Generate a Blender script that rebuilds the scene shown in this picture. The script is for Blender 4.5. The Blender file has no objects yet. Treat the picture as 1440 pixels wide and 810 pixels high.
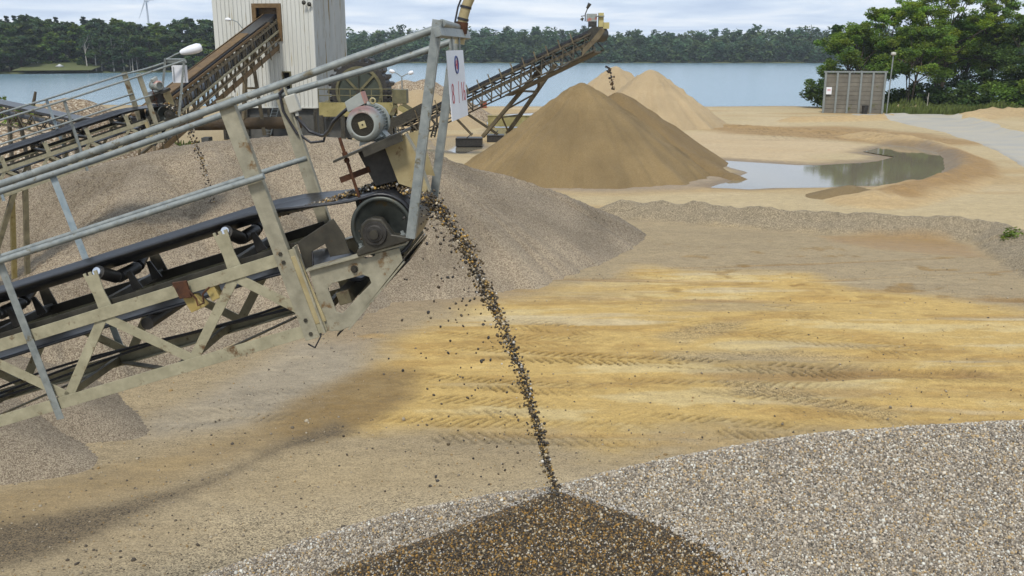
import bpy, math, random
import numpy as np
from math import radians, sin, cos, tan, atan, pi, sqrt
from mathutils import Vector, Matrix
from mathutils.geometry import tessellate_polygon

sc = bpy.context.scene
COL = sc.collection
random.seed(7)
rng = np.random.default_rng(11)

# ------------------------------------------------------------------ camera
CAM_H = 6.5
FPX = 1300.0                       # focal length in pixels of a 1440 px wide picture
PITCH = atan((405 - 71) / FPX)
cam_d = bpy.data.cameras.new('camera')
cam_d.sensor_width = 36.0
cam_d.lens = 36.0 * FPX / 1440.0
cam_d.clip_start = 0.05
cam_d.clip_end = 6000.0
cam = bpy.data.objects.new('camera', cam_d)
COL.objects.link(cam)
cam.location = (0, 0, CAM_H)
cam.rotation_euler = (radians(90) - PITCH, 0, 0)
sc.camera = cam

# ------------------------------------------------------------------ sky, sun, exposure
SUN_EL, SUN_AZ = radians(52), radians(192)     # azimuth clockwise from +Y: behind the camera, to its left
w = bpy.data.worlds.new('World')
sc.world = w
w.use_nodes = True
nt = w.node_tree
nt.nodes.clear()
N = nt.nodes.new
L = nt.links.new
sky = N('ShaderNodeTexSky'); sky.sky_type = 'NISHITA'; sky.sun_disc = False
sky.sun_elevation = SUN_EL; sky.sun_rotation = SUN_AZ; sky.air_density = 1.0; sky.dust_density = 1.5
tc = N('ShaderNodeTexCoord')
sep = N('ShaderNodeSeparateXYZ'); L(tc.outputs['Generated'], sep.inputs[0])
zc = N('ShaderNodeMath'); zc.operation = 'ADD'; L(sep.outputs['Z'], zc.inputs[0]); zc.inputs[1].default_value = 0.06
za = N('ShaderNodeMath'); za.operation = 'MAXIMUM'; L(zc.outputs[0], za.inputs[0]); za.inputs[1].default_value = 0.03
dx = N('ShaderNodeMath'); dx.operation = 'DIVIDE'; L(sep.outputs['X'], dx.inputs[0]); L(za.outputs[0], dx.inputs[1])
dy = N('ShaderNodeMath'); dy.operation = 'DIVIDE'; L(sep.outputs['Y'], dy.inputs[0]); L(za.outputs[0], dy.inputs[1])
cmb = N('ShaderNodeCombineXYZ'); L(dx.outputs[0], cmb.inputs[0]); L(dy.outputs[0], cmb.inputs[1])
cn = N('ShaderNodeTexNoise'); cn.inputs['Scale'].default_value = 0.8; cn.inputs['Detail'].default_value = 6
cn.inputs['Roughness'].default_value = 0.55; cn.inputs['Distortion'].default_value = 0.3
L(cmb.outputs[0], cn.inputs['Vector'])
cr = N('ShaderNodeValToRGB'); L(cn.outputs['Fac'], cr.inputs[0])
e = cr.color_ramp.elements
e[0].position = 0.30; e[0].color = (4.3, 5.3, 7.0, 1)
e[1].position = 0.68; e[1].color = (8.3, 8.6, 9.0, 1)
m2 = e.new(0.48); m2.color = (5.9, 6.8, 8.1, 1)
mx = N('ShaderNodeMixRGB'); mx.inputs[0].default_value = 0.92
L(sky.outputs[0], mx.inputs[1]); L(cr.outputs[0], mx.inputs[2])
bg = N('ShaderNodeBackground'); bg.inputs['Strength'].default_value = 0.063
L(mx.outputs[0], bg.inputs['Color'])
out = N('ShaderNodeOutputWorld'); L(bg.outputs[0], out.inputs['Surface'])

sl = bpy.data.lights.new('sun', 'SUN')
sl.energy = 1.5
sl.angle = radians(10)
sl.color = (1.0, 0.95, 0.87)
so = bpy.data.objects.new('sun', sl); COL.objects.link(so)
sdir = Vector((sin(SUN_AZ) * cos(SUN_EL), cos(SUN_AZ) * cos(SUN_EL), sin(SUN_EL)))
so.rotation_euler = sdir.to_track_quat('Z', 'Y').to_euler()
so.location = (-20, -20, 40)
sc.view_settings.view_transform = 'Standard'
sc.view_settings.look = 'None'
sc.view_settings.gamma = 1.0
sc.view_settings.use_curve_mapping = False
sc.view_settings.exposure = 1.10
sc.render.engine = 'CYCLES'
sc.cycles.max_bounces = 6
sc.cycles.diffuse_bounces = 3
sc.cycles.glossy_bounces = 3
sc.cycles.transmission_bounces = 3
sc.cycles.use_denoising = True
sc.cycles.denoiser = 'OPENIMAGEDENOISE'
sc.cycles.denoising_input_passes = 'RGB_ALBEDO_NORMAL'
sc.cycles.denoising_prefilter = 'ACCURATE'

# ------------------------------------------------------------------ photo pixel -> world helpers
CP = np.array([0, 0, CAM_H])
def ray(px, py):
    x = (px - 720) / FPX; y = -(py - 405) / FPX
    s, c = sin(PITCH), cos(PITCH)
    return np.array([x, c + y * s, -s + y * c])
def P(px, py, Y):
    r = ray(px, py)
    return CP + r * (Y / r[1])
def G(px, py, z=0.0):
    r = ray(px, py)
    return CP + r * ((z - CAM_H) / r[2])
def Gs(pts): return [tuple(G(*p)[:2]) for p in pts]
def frame(O, th, al):
    u = Vector((cos(th) * cos(al), -sin(th) * cos(al), sin(al)))
    v = Vector((sin(th), cos(th), 0))
    wv = u.cross(v)
    M = Matrix.Identity(4)
    for i, a in enumerate((u, v, wv)):
        for k in range(3): M[k][i] = a[k]
    M.translation = Vector(O)
    return M

# ------------------------------------------------------------------ numpy noise
_tab = rng.random((256, 256))
def vnoise(x, y):
    xi = np.floor(x).astype(int); yi = np.floor(y).astype(int)
    fx = x - xi; fy = y - yi
    fx = fx * fx * (3 - 2 * fx); fy = fy * fy * (3 - 2 * fy)
    a = _tab[xi & 255, yi & 255]; b = _tab[(xi + 1) & 255, yi & 255]
    c = _tab[xi & 255, (yi + 1) & 255]; d = _tab[(xi + 1) & 255, (yi + 1) & 255]
    return (a * (1 - fx) + b * fx) * (1 - fy) + (c * (1 - fx) + d * fx) * fy
def fbm(x, y, o=4):
    s = 0; a = 0.5; t = 0
    for i in range(o):
        s = s + a * vnoise(x * 2 ** i + 17.3 * i, y * 2 ** i + 5.1 * i); t += a; a *= 0.5
    return s / t - 0.5
def sstep(a, b, x):
    t = np.clip((x - a) / (b - a), 0, 1)
    return t * t * (3 - 2 * t)
def seg_dist(x, y, pts, closed=False):
    best = np.full(np.shape(x), 1e9); par = np.zeros(np.shape(x)); acc = 0.0
    q = list(pts) + ([pts[0]] if closed else [])
    for (ax, ay), (bx, by) in zip(q[:-1], q[1:]):
        ex, ey = bx - ax, by - ay; l2 = ex * ex + ey * ey + 1e-9
        t = np.clip(((x - ax) * ex + (y - ay) * ey) / l2, 0, 1)
        d = np.hypot(x - ax - t * ex, y - ay - t * ey)
        par = np.where(d < best, acc + t * sqrt(l2), par)
        best = np.minimum(best, d); acc += sqrt(l2)
    return best, par
def poly_sd(x, y, pts):
    ins = np.zeros(np.shape(x), bool)
    n = len(pts)
    for i in range(n):
        ax, ay = pts[i]; bx, by = pts[(i + 1) % n]
        c = ((ay > y) != (by > y)) & (x < (bx - ax) * (y - ay) / (by - ay + 1e-12) + ax)
        ins ^= c
    d, _ = seg_dist(x, y, pts, True)
    return np.where(ins, -d, d)
def lin(c): return tuple((v / 255 / 12.92) if v / 255 <= 0.04045 else (((v / 255 + 0.055) / 1.055) ** 2.4) for v in c)
K = 0.575
def alb(r, g, b, k=None):
    k = K if k is None else k
    return tuple(v * k for v in lin((r, g, b)))

# ------------------------------------------------------------------ materials
MATS = {}
def new_mat(name):
    m = bpy.data.materials.new(name); m.use_nodes = True
    m.node_tree.nodes.clear()
    return m, m.node_tree.nodes.new, m.node_tree.links.new
def surf(name, c1, c2, scale=6.0, rough=0.6, metal=0.0, bump=0.0, bscale=None, detail=6, spot=None, spot_at=0.62, stretch=(1, 1, 1), spec=0.4, spot_scale=None):
    m, N, L = new_mat(name)
    g = N('ShaderNodeTexCoord')
    mp = N('ShaderNodeMapping'); L(g.outputs['Object'], mp.inputs[0]); mp.inputs['Scale'].default_value = stretch
    n = N('ShaderNodeTexNoise'); n.inputs['Scale'].default_value = scale; n.inputs['Detail'].default_value = detail; n.inputs['Roughness'].default_value = 0.62
    L(mp.outputs[0], n.inputs['Vector'])
    r = N('ShaderNodeValToRGB'); L(n.outputs['Fac'], r.inputs[0])
    r.color_ramp.elements[0].position = 0.32; r.color_ramp.elements[0].color = (*c1, 1)
    r.color_ramp.elements[1].position = 0.68; r.color_ramp.elements[1].color = (*c2, 1)
    col = r.outputs[0]
    if spot:
        n2 = N('ShaderNodeTexNoise'); n2.inputs['Scale'].default_value = spot_scale or scale * 0.7; n2.inputs['Detail'].default_value = 8; n2.inputs['Roughness'].default_value = 0.7
        L(mp.outputs[0], n2.inputs['Vector'])
        r2 = N('ShaderNodeValToRGB'); L(n2.outputs['Fac'], r2.inputs[0])
        r2.color_ramp.elements[0].position = spot_at; r2.color_ramp.elements[0].color = (0, 0, 0, 1)
        r2.color_ramp.elements[1].position = spot_at + 0.08; r2.color_ramp.elements[1].color = (1, 1, 1, 1)
        x = N('ShaderNodeMixRGB'); L(r2.outputs[0], x.inputs[0]); L(col, x.inputs[1]); x.inputs[2].default_value = (*spot, 1)
        col = x.outputs[0]
    b = N('ShaderNodeBsdfPrincipled'); L(col, b.inputs['Base Color'])
    b.inputs['Metallic'].default_value = metal
    rr = N('ShaderNodeMapRange'); L(n.outputs['Fac'], rr.inputs[0]); rr.inputs[3].default_value = max(0.05, rough - 0.12); rr.inputs[4].default_value = min(1, rough + 0.12)
    L(rr.outputs[0], b.inputs['Roughness'])
    b.inputs['Specular IOR Level'].default_value = spec
    if bump:
        nb = N('ShaderNodeTexNoise'); nb.inputs['Scale'].default_value = bscale or scale * 4; nb.inputs['Detail'].default_value = 5
        L(g.outputs['Object'], nb.inputs['Vector'])
        bp = N('ShaderNodeBump'); bp.inputs['Strength'].default_value = 0.6; bp.inputs['Distance'].default_value = bump
        L(nb.outputs['Fac'], bp.inputs['Height']); L(bp.outputs[0], b.inputs['Normal'])
    o = N('ShaderNodeOutputMaterial'); L(b.outputs[0], o.inputs[0])
    MATS[name] = m
    return m
def gravel(name, stops, scale, bump=0.004, tint=(0.85, 1.12), tscale=0.8, rough=0.8, spec=0.25, attr=None, wgt=1.0):
    """stones: one colour per voronoi cell, rounded by bump"""
    m, N, L = new_mat(name)
    g = N('ShaderNodeNewGeometry')
    v = N('ShaderNodeTexVoronoi'); v.inputs['Scale'].default_value = scale; v.inputs['Randomness'].default_value = 1.0
    L(g.outputs['Position'], v.inputs['Vector'])
    sp = N('ShaderNodeSeparateColor'); L(v.outputs['Color'], sp.inputs[0])
    r = N('ShaderNodeValToRGB'); L(sp.outputs[0], r.inputs[0]); r.color_ramp.interpolation = 'CONSTANT'
    els = r.color_ramp.elements
    els[0].position = 0; els[0].color = (*stops[0][1], 1)
    els[1].position = stops[1][0]; els[1].color = (*stops[1][1], 1)
    for p_, c_ in stops[2:]:
        q = els.new(p_); q.color = (*c_, 1)
    n = N('ShaderNodeTexNoise'); n.inputs['Scale'].default_value = tscale; n.inputs['Detail'].default_value = 5
    L(g.outputs['Position'], n.inputs['Vector'])
    mr = N('ShaderNodeMapRange'); L(n.outputs['Fac'], mr.inputs[0]); mr.inputs[1].default_value = 0.3; mr.inputs[2].default_value = 0.7
    mr.inputs[3].default_value = tint[0]; mr.inputs[4].default_value = tint[1]
    vm = N('ShaderNodeVectorMath'); vm.operation = 'SCALE'; L(r.outputs[0], vm.inputs[0]); L(mr.outputs[0], vm.inputs['Scale'])
    b = N('ShaderNodeBsdfPrincipled'); L(vm.outputs[0], b.inputs['Base Color'])
    b.inputs['Roughness'].default_value = rough; b.inputs['Specular IOR Level'].default_value = spec
    if bump:
        inv = N('ShaderNodeMath'); inv.operation = 'SUBTRACT'; inv.inputs[0].default_value = 1; L(v.outputs['Distance'], inv.inputs[1])
        ad = N('ShaderNodeMath'); ad.operation = 'ADD'; L(inv.outputs[0], ad.inputs[0]); L(sp.outputs[1], ad.inputs[1])
        bp = N('ShaderNodeBump'); bp.inputs['Strength'].default_value = 0.85; bp.inputs['Distance'].default_value = bump
        L(ad.outputs[0], bp.inputs['Height']); L(bp.outputs[0], b.inputs['Normal'])
    o = N('ShaderNodeOutputMaterial'); L(b.outputs[0], o.inputs[0])
    MATS[name] = m
    return m

surf('painted_steel', alb(162, 156, 128), alb(198, 191, 160), 9, 0.6, 0.0, 0.003, 50, detail=10, spot=alb(112, 84, 52), spot_at=0.57)
surf('painted_steel_dark', alb(96, 88, 66), alb(140, 130, 98), 6, 0.6, 0.0, 0.002, 60, spot=alb(74, 50, 32), spot_at=0.6)
surf('grey_green_paint', alb(152, 147, 126), alb(190, 184, 160), 9, 0.55, 0.0, 0.003, 50, detail=10, spot=alb(128, 100, 62), spot_at=0.57)
surf('galvanised', alb(140, 148, 148), alb(178, 184, 180), 16, 0.5, 0.25, 0.001, 80, detail=10, spot=alb(126, 118, 94), spot_at=0.58)
surf('galvanised_blue', alb(158, 178, 188), alb(198, 210, 214), 14, 0.5, 0.2, 0.0006, 80)
surf('rubber', (0.008, 0.009, 0.012), (0.022, 0.024, 0.028), 9, 0.36, 0, 0.001, 60, spec=0.5)
surf('black_steel', (0.014, 0.013, 0.012), (0.05, 0.046, 0.04), 9, 0.5, 0.2, 0.001, 60)
surf('dark_steel', alb(58, 56, 50), alb(92, 88, 76), 8, 0.5, 0.3, 0.001, 60, spot=alb(88, 58, 34), spot_at=0.62)
surf('drum_steel', alb(66, 72, 72), alb(112, 116, 108), 6, 0.42, 0.45, 0.001, 40, spot=alb(118, 100, 68), spot_at=0.6)
surf('rust', alb(62, 38, 26), alb(112, 70, 42), 18, 0.85, 0, 0.002, 80)
surf('chrome', (0.5, 0.52, 0.55), (0.75, 0.76, 0.78), 10, 0.2, 0.9)
surf('motor_paint', alb(150, 160, 156), alb(188, 194, 188), 6, 0.45, 0, 0.0006, 60, spot=alb(206, 124, 108), spot_at=0.56, spot_scale=3.2)
def fan_paint():
    m, N, L = new_mat('fan_cover_paint')
    g = N('ShaderNodeTexCoord'); sp = N('ShaderNodeSeparateXYZ'); L(g.outputs['Object'], sp.inputs[0])
    n = N('ShaderNodeTexNoise'); n.inputs['Scale'].default_value = 9; n.inputs['Detail'].default_value = 8; L(g.outputs['Object'], n.inputs['Vector'])
    ma = N('ShaderNodeMath'); ma.operation = 'MULTIPLY_ADD'; L(n.outputs['Fac'], ma.inputs[0]); ma.inputs[1].default_value = 0.16; L(sp.outputs['Z'], ma.inputs[2])
    r = N('ShaderNodeMapRange'); L(ma.outputs[0], r.inputs[0]); r.inputs[1].default_value = 0.76; r.inputs[2].default_value = 0.86
    mx_ = N('ShaderNodeMixRGB'); L(r.outputs[0], mx_.inputs[0]); mx_.inputs[1].default_value = (*alb(176, 182, 176), 1); mx_.inputs[2].default_value = (*alb(212, 128, 112), 1)
    n2 = N('ShaderNodeTexNoise'); n2.inputs['Scale'].default_value = 30; n2.inputs['Detail'].default_value = 8; L(g.outputs['Object'], n2.inputs['Vector'])
    r2 = N('ShaderNodeMapRange'); L(n2.outputs['Fac'], r2.inputs[0]); r2.inputs[1].default_value = 0.58; r2.inputs[2].default_value = 0.66
    m3 = N('ShaderNodeMixRGB'); L(r2.outputs[0], m3.inputs[0]); L(mx_.outputs[0], m3.inputs[1]); m3.inputs[2].default_value = (*alb(150, 138, 122), 1)
    b = N('ShaderNodeBsdfPrincipled'); L(m3.outputs[0], b.inputs['Base Color']); b.inputs['Roughness'].default_value = 0.45
    o = N('ShaderNodeOutputMaterial'); L(b.outputs[0], o.inputs[0]); MATS['fan_cover_paint'] = m
fan_paint()
surf('motor_paint_faded', alb(206, 128, 108), alb(226, 176, 156), 10, 0.5, 0, 0.0006, 60, spot=alb(186, 184, 174), spot_at=0.6)
surf('beige_plate', alb(176, 158, 112), alb(206, 192, 148), 6, 0.6, 0, 0.001, 50, spot=alb(118, 78, 42), spot_at=0.63)
surf('yellow_bracket', alb(176, 150, 80), alb(204, 184, 120), 10, 0.6, 0, 0.001, 50, spot=alb(92, 58, 36), spot_at=0.58)
surf('brass_plate', alb(190, 176, 128), alb(214, 204, 160), 20, 0.5)
surf('white_board', alb(228, 230, 236, 0.8), alb(240, 242, 246, 0.8), 3, 0.4, 0)
surf('red_ink', alb(204, 70, 82, 0.7), alb(212, 84, 94, 0.7), 20, 0.5)
surf('blue_ink', alb(66, 80, 140, 0.7), alb(84, 98, 154, 0.7), 20, 0.5)
surf('pale_plastic', alb(206, 204, 190), alb(222, 220, 208), 6, 0.45)
surf('cable_rubber', (0.012, 0.013, 0.016), (0.03, 0.03, 0.035), 10, 0.45)
surf('cladding', alb(232, 233, 224), alb(244, 245, 238), 0.6, 0.5, 0, 0, spot=alb(186, 168, 118), spot_at=0.58, stretch=(3.0, 3.0, 0.25), spot_scale=0.8)
surf('cladding_shade_grey', alb(214, 218, 216), alb(234, 236, 232), 0.6, 0.5, 0, 0, spot=alb(172, 150, 98), spot_at=0.55, stretch=(2.5, 2.5, 0.22), spot_scale=0.7)  # shaded side wall's greyer tone put into the colour, plus rust streaks; roof shares it
surf('brown_cover', alb(104, 80, 48), alb(140, 112, 70), 3, 0.7, 0, 0.003, 20)
surf('pipe_rust', alb(74, 60, 42), alb(104, 86, 60), 1.0, 0.85, 0, 0.004, 10)
surf('plinth_concrete', alb(82, 84, 84), alb(116, 116, 112), 1.2, 0.85, 0, 0.004, 10)
surf('dark_void', (0.012, 0.012, 0.012), (0.02, 0.019, 0.018), 2, 0.9)
surf('olive_steel', alb(96, 92, 64), alb(134, 128, 92), 1.6, 0.6, 0, 0.003, 14, spot=alb(98, 70, 40), spot_at=0.6)
surf('mossy_steel', alb(150, 140, 84), alb(188, 176, 120), 1.4, 0.65, 0, 0.003, 14, spot=alb(92, 70, 40), spot_at=0.58)
surf('green_disc', alb(62, 70, 62), alb(86, 94, 80), 1.4, 0.55, 0.1, 0.002, 10)
surf('shed_concrete', alb(118, 113, 102), alb(150, 144, 130), 0.9, 0.85, 0, 0.004, 8, spot=alb(110, 112, 66), spot_at=0.6)
surf('lattice_brown', alb(104, 92, 70), alb(148, 134, 104), 2.0, 0.65, 0.1, 0.003, 20, spot=alb(84, 60, 38), spot_at=0.6)
surf('lattice_dark', alb(78, 72, 60), alb(120, 112, 94), 2.0, 0.65, 0.1, 0.003, 20, spot=alb(74, 52, 34), spot_at=0.6)
surf('pale_yellow', alb(206, 190, 120), alb(224, 212, 150), 2, 0.55, 0, 0, spot=alb(150, 120, 60), spot_at=0.62)
surf('brick_red', alb(150, 74, 52), alb(172, 96, 66), 3, 0.7)
surf('turbine_white', alb(200, 208, 216), alb(214, 220, 226), 0.1, 0.5)
surf('bark', alb(78, 68, 54), alb(112, 100, 80), 2.0, 0.9, 0, 0.01, 10, stretch=(1, 1, 0.3))
surf('birch_bark', alb(176, 170, 156), alb(216, 212, 200), 1.5, 0.8, spot=alb(70, 64, 56), spot_at=0.62)
surf('boat_white', alb(220, 222, 222), alb(234, 236, 234), 1, 0.4)
surf('boat_red', alb(172, 50, 44), alb(190, 70, 60), 1, 0.4)
surf('boat_blue', alb(50, 100, 150), alb(70, 120, 166), 1, 0.4)
surf('road_surface', alb(186, 184, 176), alb(208, 198, 176), 0.5, 0.85, 0, 0.01, 6, stretch=(0.35, 1.2, 1), spot=alb(204, 184, 148), spot_at=0.6, spot_scale=0.3)
surf('far_soil', alb(92, 104, 60), alb(120, 124, 74), 0.05, 0.95)
surf('hill_haze_blue', alb(92, 118, 128), alb(110, 134, 140), 0.01, 0.95)  # wooded hills with the blue of distance haze mixed into the colour

# stone colours
dry = [(0, alb(192, 180, 162)), (0.12, alb(146, 136, 122)), (0.3, alb(212, 202, 184)), (0.42, alb(104, 96, 86)), (0.54, alb(178, 162, 136)),
       (0.68, alb(132, 124, 112)), (0.78, alb(190, 160, 108)), (0.86, alb(78, 74, 68)), (0.92, alb(230, 226, 216))]
wet = [(0, alb(70, 54, 32)), (0.14, alb(140, 124, 96)), (0.22, alb(42, 36, 28)), (0.42, alb(166, 130, 66)), (0.54, alb(90, 74, 48)),
       (0.70, alb(50, 46, 42)), (0.84, alb(200, 190, 170)), (0.89, alb(182, 140, 60)), (0.95, alb(220, 214, 204))]
gravel('gravel_dry', dry, 95, 0.009, (0.9, 1.1), 1.2)
gravel('gravel_wet', wet, 90, 0.010, (0.8, 1.15), 1.5, rough=0.42, spec=0.5)
mid = [(0, alb(180, 162, 138)), (0.2, alb(154, 137, 114)), (0.45, alb(194, 177, 150)), (0.7, alb(134, 118, 98)), (0.85, alb(206, 190, 160))]
gravel('gravel_mid', mid, 46, 0.012, (0.58, 1.2), 0.30)
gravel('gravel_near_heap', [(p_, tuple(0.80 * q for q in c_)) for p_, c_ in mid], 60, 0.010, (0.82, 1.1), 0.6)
red = [(0, alb(168, 146, 118)), (0.3, alb(196, 176, 146)), (0.6, alb(136, 114, 90)), (0.85, alb(222, 208, 184))]
gravel('gravel_reddish', red, 11, 0.04, (0.85, 1.1), 0.2)
sandb = [(0, alb(160, 136, 94)), (0.35, alb(168, 144, 102)), (0.7, alb(152, 128, 86))]
gravel('sand_brown', sandb, 40, 0.012, (0.72, 1.16), 0.32)
sandd = [(0, alb(148, 124, 84)), (0.35, alb(158, 134, 92)), (0.7, alb(138, 114, 76))]
gravel('sand_damp', sandd, 40, 0.01, (0.9, 1.1), 0.5)
sandl = [(0, alb(206, 182, 142)), (0.35, alb(214, 190, 150)), (0.7, alb(198, 172, 130))]
gravel('sand_light', sandl, 30, 0.01, (0.86, 1.08), 0.35)

def ground_material():
    m, N, L = new_mat('ground_sand')
    g = N('ShaderNodeNewGeometry')
    a = N('ShaderNodeAttribute'); a.attribute_name = 'col'
    b_ = N('ShaderNodeAttribute'); b_.attribute_name = 'mask'   # r = pebbles, g = wet
    sm = N('ShaderNodeSeparateColor'); L(b_.outputs['Color'], sm.inputs[0])
    v = N('ShaderNodeTexVoronoi'); v.inputs['Scale'].default_value = 55; L(g.outputs['Position'], v.inputs['Vector'])
    sp = N('ShaderNodeSeparateColor'); L(v.outputs['Color'], sp.inputs[0])
    mr = N('ShaderNodeMapRange'); L(sp.outputs[0], mr.inputs[0]); mr.inputs[3].default_value = -0.7; mr.inputs[4].default_value = 0.7
    k = N('ShaderNodeMath'); k.operation = 'MULTIPLY'; L(mr.outputs[0], k.inputs[0]); L(sm.outputs[0], k.inputs[1])
    n = N('ShaderNodeTexNoise'); n.inputs['Scale'].default_value = 4.5; n.inputs['Detail'].default_value = 12; n.inputs['Roughness'].default_value = 0.82
    mp = N('ShaderNodeMapping'); L(g.outputs['Position'], mp.inputs[0]); mp.inputs['Scale'].default_value = (0.45, 1.1, 1)
    L(mp.outputs[0], n.inputs['Vector'])
    mr2 = N('ShaderNodeMapRange'); L(n.outputs['Fac'], mr2.inputs[0]); mr2.inputs[1].default_value = 0.25; mr2.inputs[2].default_value = 0.75; mr2.inputs[3].default_value = 0.68; mr2.inputs[4].default_value = 1.30
    ad = N('ShaderNodeMath'); ad.operation = 'ADD'; L(k.outputs[0], ad.inputs[0]); L(mr2.outputs[0], ad.inputs[1])
    vm = N('ShaderNodeVectorMath'); vm.operation = 'SCALE'; L(a.outputs['Color'], vm.inputs[0]); L(ad.outputs[0], vm.inputs['Scale'])
    b = N('ShaderNodeBsdfPrincipled'); L(vm.outputs[0], b.inputs['Base Color'])
    rr = N('ShaderNodeMapRange'); L(sm.outputs[1], rr.inputs[0]); rr.inputs[3].default_value = 0.9; rr.inputs[4].default_value = 0.25
    L(rr.outputs[0], b.inputs['Roughness']); b.inputs['Specular IOR Level'].default_value = 0.35
    hb = N('ShaderNodeMath'); hb.operation = 'MULTIPLY'; L(sp.outputs[1], hb.inputs[0]); L(sm.outputs[0], hb.inputs[1])
    h2 = N('ShaderNodeMath'); h2.operation = 'MULTIPLY_ADD'; L(n.outputs['Fac'], h2.inputs[0]); h2.inputs[1].default_value = 2.4; L(hb.outputs[0], h2.inputs[2])
    bp = N('ShaderNodeBump'); bp.inputs['Strength'].default_value = 0.7; bp.inputs['Distance'].default_value = 0.018
    L(h2.outputs[0], bp.inputs['Height']); L(bp.outputs[0], b.inputs['Normal'])
    o = N('ShaderNodeOutputMaterial'); L(b.outputs[0], o.inputs[0])
    return m
def water_material(name, base, rough, scale, dist, sx=0.35, strength=1.0):
    m, N, L = new_mat(name)
    g = N('ShaderNodeNewGeometry')
    mp = N('ShaderNodeMapping'); L(g.outputs['Position'], mp.inputs[0]); mp.inputs['Scale'].default_value = (sx, 1, 1)
    n = N('ShaderNodeTexNoise'); n.inputs['Scale'].default_value = scale; n.inputs['Detail'].default_value = 5; n.inputs['Roughness'].default_value = 0.6
    L(mp.outputs[0], n.inputs['Vector'])
    b = N('ShaderNodeBsdfPrincipled'); b.inputs['Base Color'].default_value = (*base, 1)
    b.inputs['Roughness'].default_value = rough; b.inputs['IOR'].default_value = 1.45; b.inputs['Specular IOR Level'].default_value = 0.5
    bp = N('ShaderNodeBump'); bp.inputs['Strength'].default_value = strength; bp.inputs['Distance'].default_value = dist
    L(n.outputs['Fac'], bp.inputs['Height']); L(bp.outputs[0], b.inputs['Normal'])
    o = N('ShaderNodeOutputMaterial'); L(b.outputs[0], o.inputs[0])
    return m
def leaf_material(name, base, trans=0.3):
    m, N, L = new_mat(name)
    a = N('ShaderNodeAttribute'); a.attribute_name = 'tint'
    vm = N('ShaderNodeVectorMath'); vm.operation = 'MULTIPLY'; L(a.outputs['Color'], vm.inputs[0]); vm.inputs[1].default_value = base
    d = N('ShaderNodeBsdfPrincipled'); L(vm.outputs[0], d.inputs['Base Color']); d.inputs['Roughness'].default_value = 0.6; d.inputs['Specular IOR Level'].default_value = 0.2
    t = N('ShaderNodeBsdfTranslucent'); L(vm.outputs[0], t.inputs['Color'])
    x = N('ShaderNodeMixShader'); x.inputs[0].default_value = trans; L(d.outputs[0], x.inputs[1]); L(t.outputs[0], x.inputs[2])
    o = N('ShaderNodeOutputMaterial'); L(x.outputs[0], o.inputs[0])
    MATS[name] = m
    return m
leaf_material('leaf_bright', (0.17, 0.265, 0.024), 0.4)
leaf_material('leaf_mid', (0.115, 0.185, 0.026), 0.4)
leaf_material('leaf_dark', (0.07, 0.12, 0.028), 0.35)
leaf_material('leaf_far', (0.060, 0.108, 0.042), 0.35)
leaf_material('leaf_conifer', (0.040, 0.070, 0.042), 0.2)
leaf_material('grass_blades', (0.11, 0.14, 0.035))
leaf_material('leaf_bank_mid', (0.066, 0.108, 0.030), 0.35)
leaf_material('leaf_bank_dark', (0.050, 0.085, 0.034), 0.35)
leaf_material('leaf_bank_light', (0.10, 0.16, 0.028), 0.35)
def stone_material(name, rough=0.45):
    m, N, L = new_mat(name)
    a = N('ShaderNodeAttribute'); a.attribute_name = 'tint'
    b = N('ShaderNodeBsdfPrincipled'); L(a.outputs['Color'], b.inputs['Base Color']); b.inputs['Roughness'].default_value = rough
    o = N('ShaderNodeOutputMaterial'); L(b.outputs[0], o.inputs[0])
    MATS[name] = m
    return m
stone_material('wet_stone')

# ------------------------------------------------------------------ mesh helpers
def np_mesh(name, V, F, mat, tint=None, attrs=None, smooth=False):
    """V (n,3), F (m,k) all faces of the same size"""
    V = np.asarray(V, np.float32); F = np.asarray(F, np.int32)
    me = bpy.data.meshes.new(name)
    me.vertices.add(len(V)); me.vertices.foreach_set('co', V.ravel())
    k = F.shape[1]
    me.loops.add(F.size); me.loops.foreach_set('vertex_index', F.ravel())
    me.polygons.add(len(F)); me.polygons.foreach_set('loop_start', np.arange(0, F.size, k, dtype=np.int32))
    me.update(calc_edges=True); me.validate()
    for nm, arr in ([('tint', tint)] if tint is not None else []) + list((attrs or {}).items()):
        a = me.color_attributes.new(nm, 'FLOAT_COLOR', 'POINT')
        c = np.ones((len(V), 4), np.float32); c[:, :3] = arr
        a.data.foreach_set('color', c.ravel())
    if mat: me.materials.append(MATS[mat] if isinstance(mat, str) else mat)
    if smooth: me.polygons.foreach_set('use_smooth', np.ones(len(F), bool))
    return me
def link(name, me, parent=None):
    o = bpy.data.objects.new(name, me); COL.objects.link(o)
    if parent: o.parent = parent
    return o
def tag(o, label=None, cat=None, group=None, kind=None):
    if label: o['label'] = label
    if cat: o['category'] = cat
    if group: o['group'] = group
    if kind: o['kind'] = kind
    return o
def thing(name, label, cat, loc=(0, 0, 0), group=None, rotz=0.0, matrix=None):
    o = bpy.data.objects.new(name, None); COL.objects.link(o)
    o.empty_display_size = 0.2
    if matrix is not None: o.matrix_world = matrix
    else: o.location = loc; o.rotation_euler = (0, 0, rotz)
    return tag(o, label, cat, group)
def copy_tree(o, parent=None):
    c = o.copy(); COL.objects.link(c); c.parent = parent
    for ch in o.children: copy_tree(ch, c)
    return c

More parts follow.
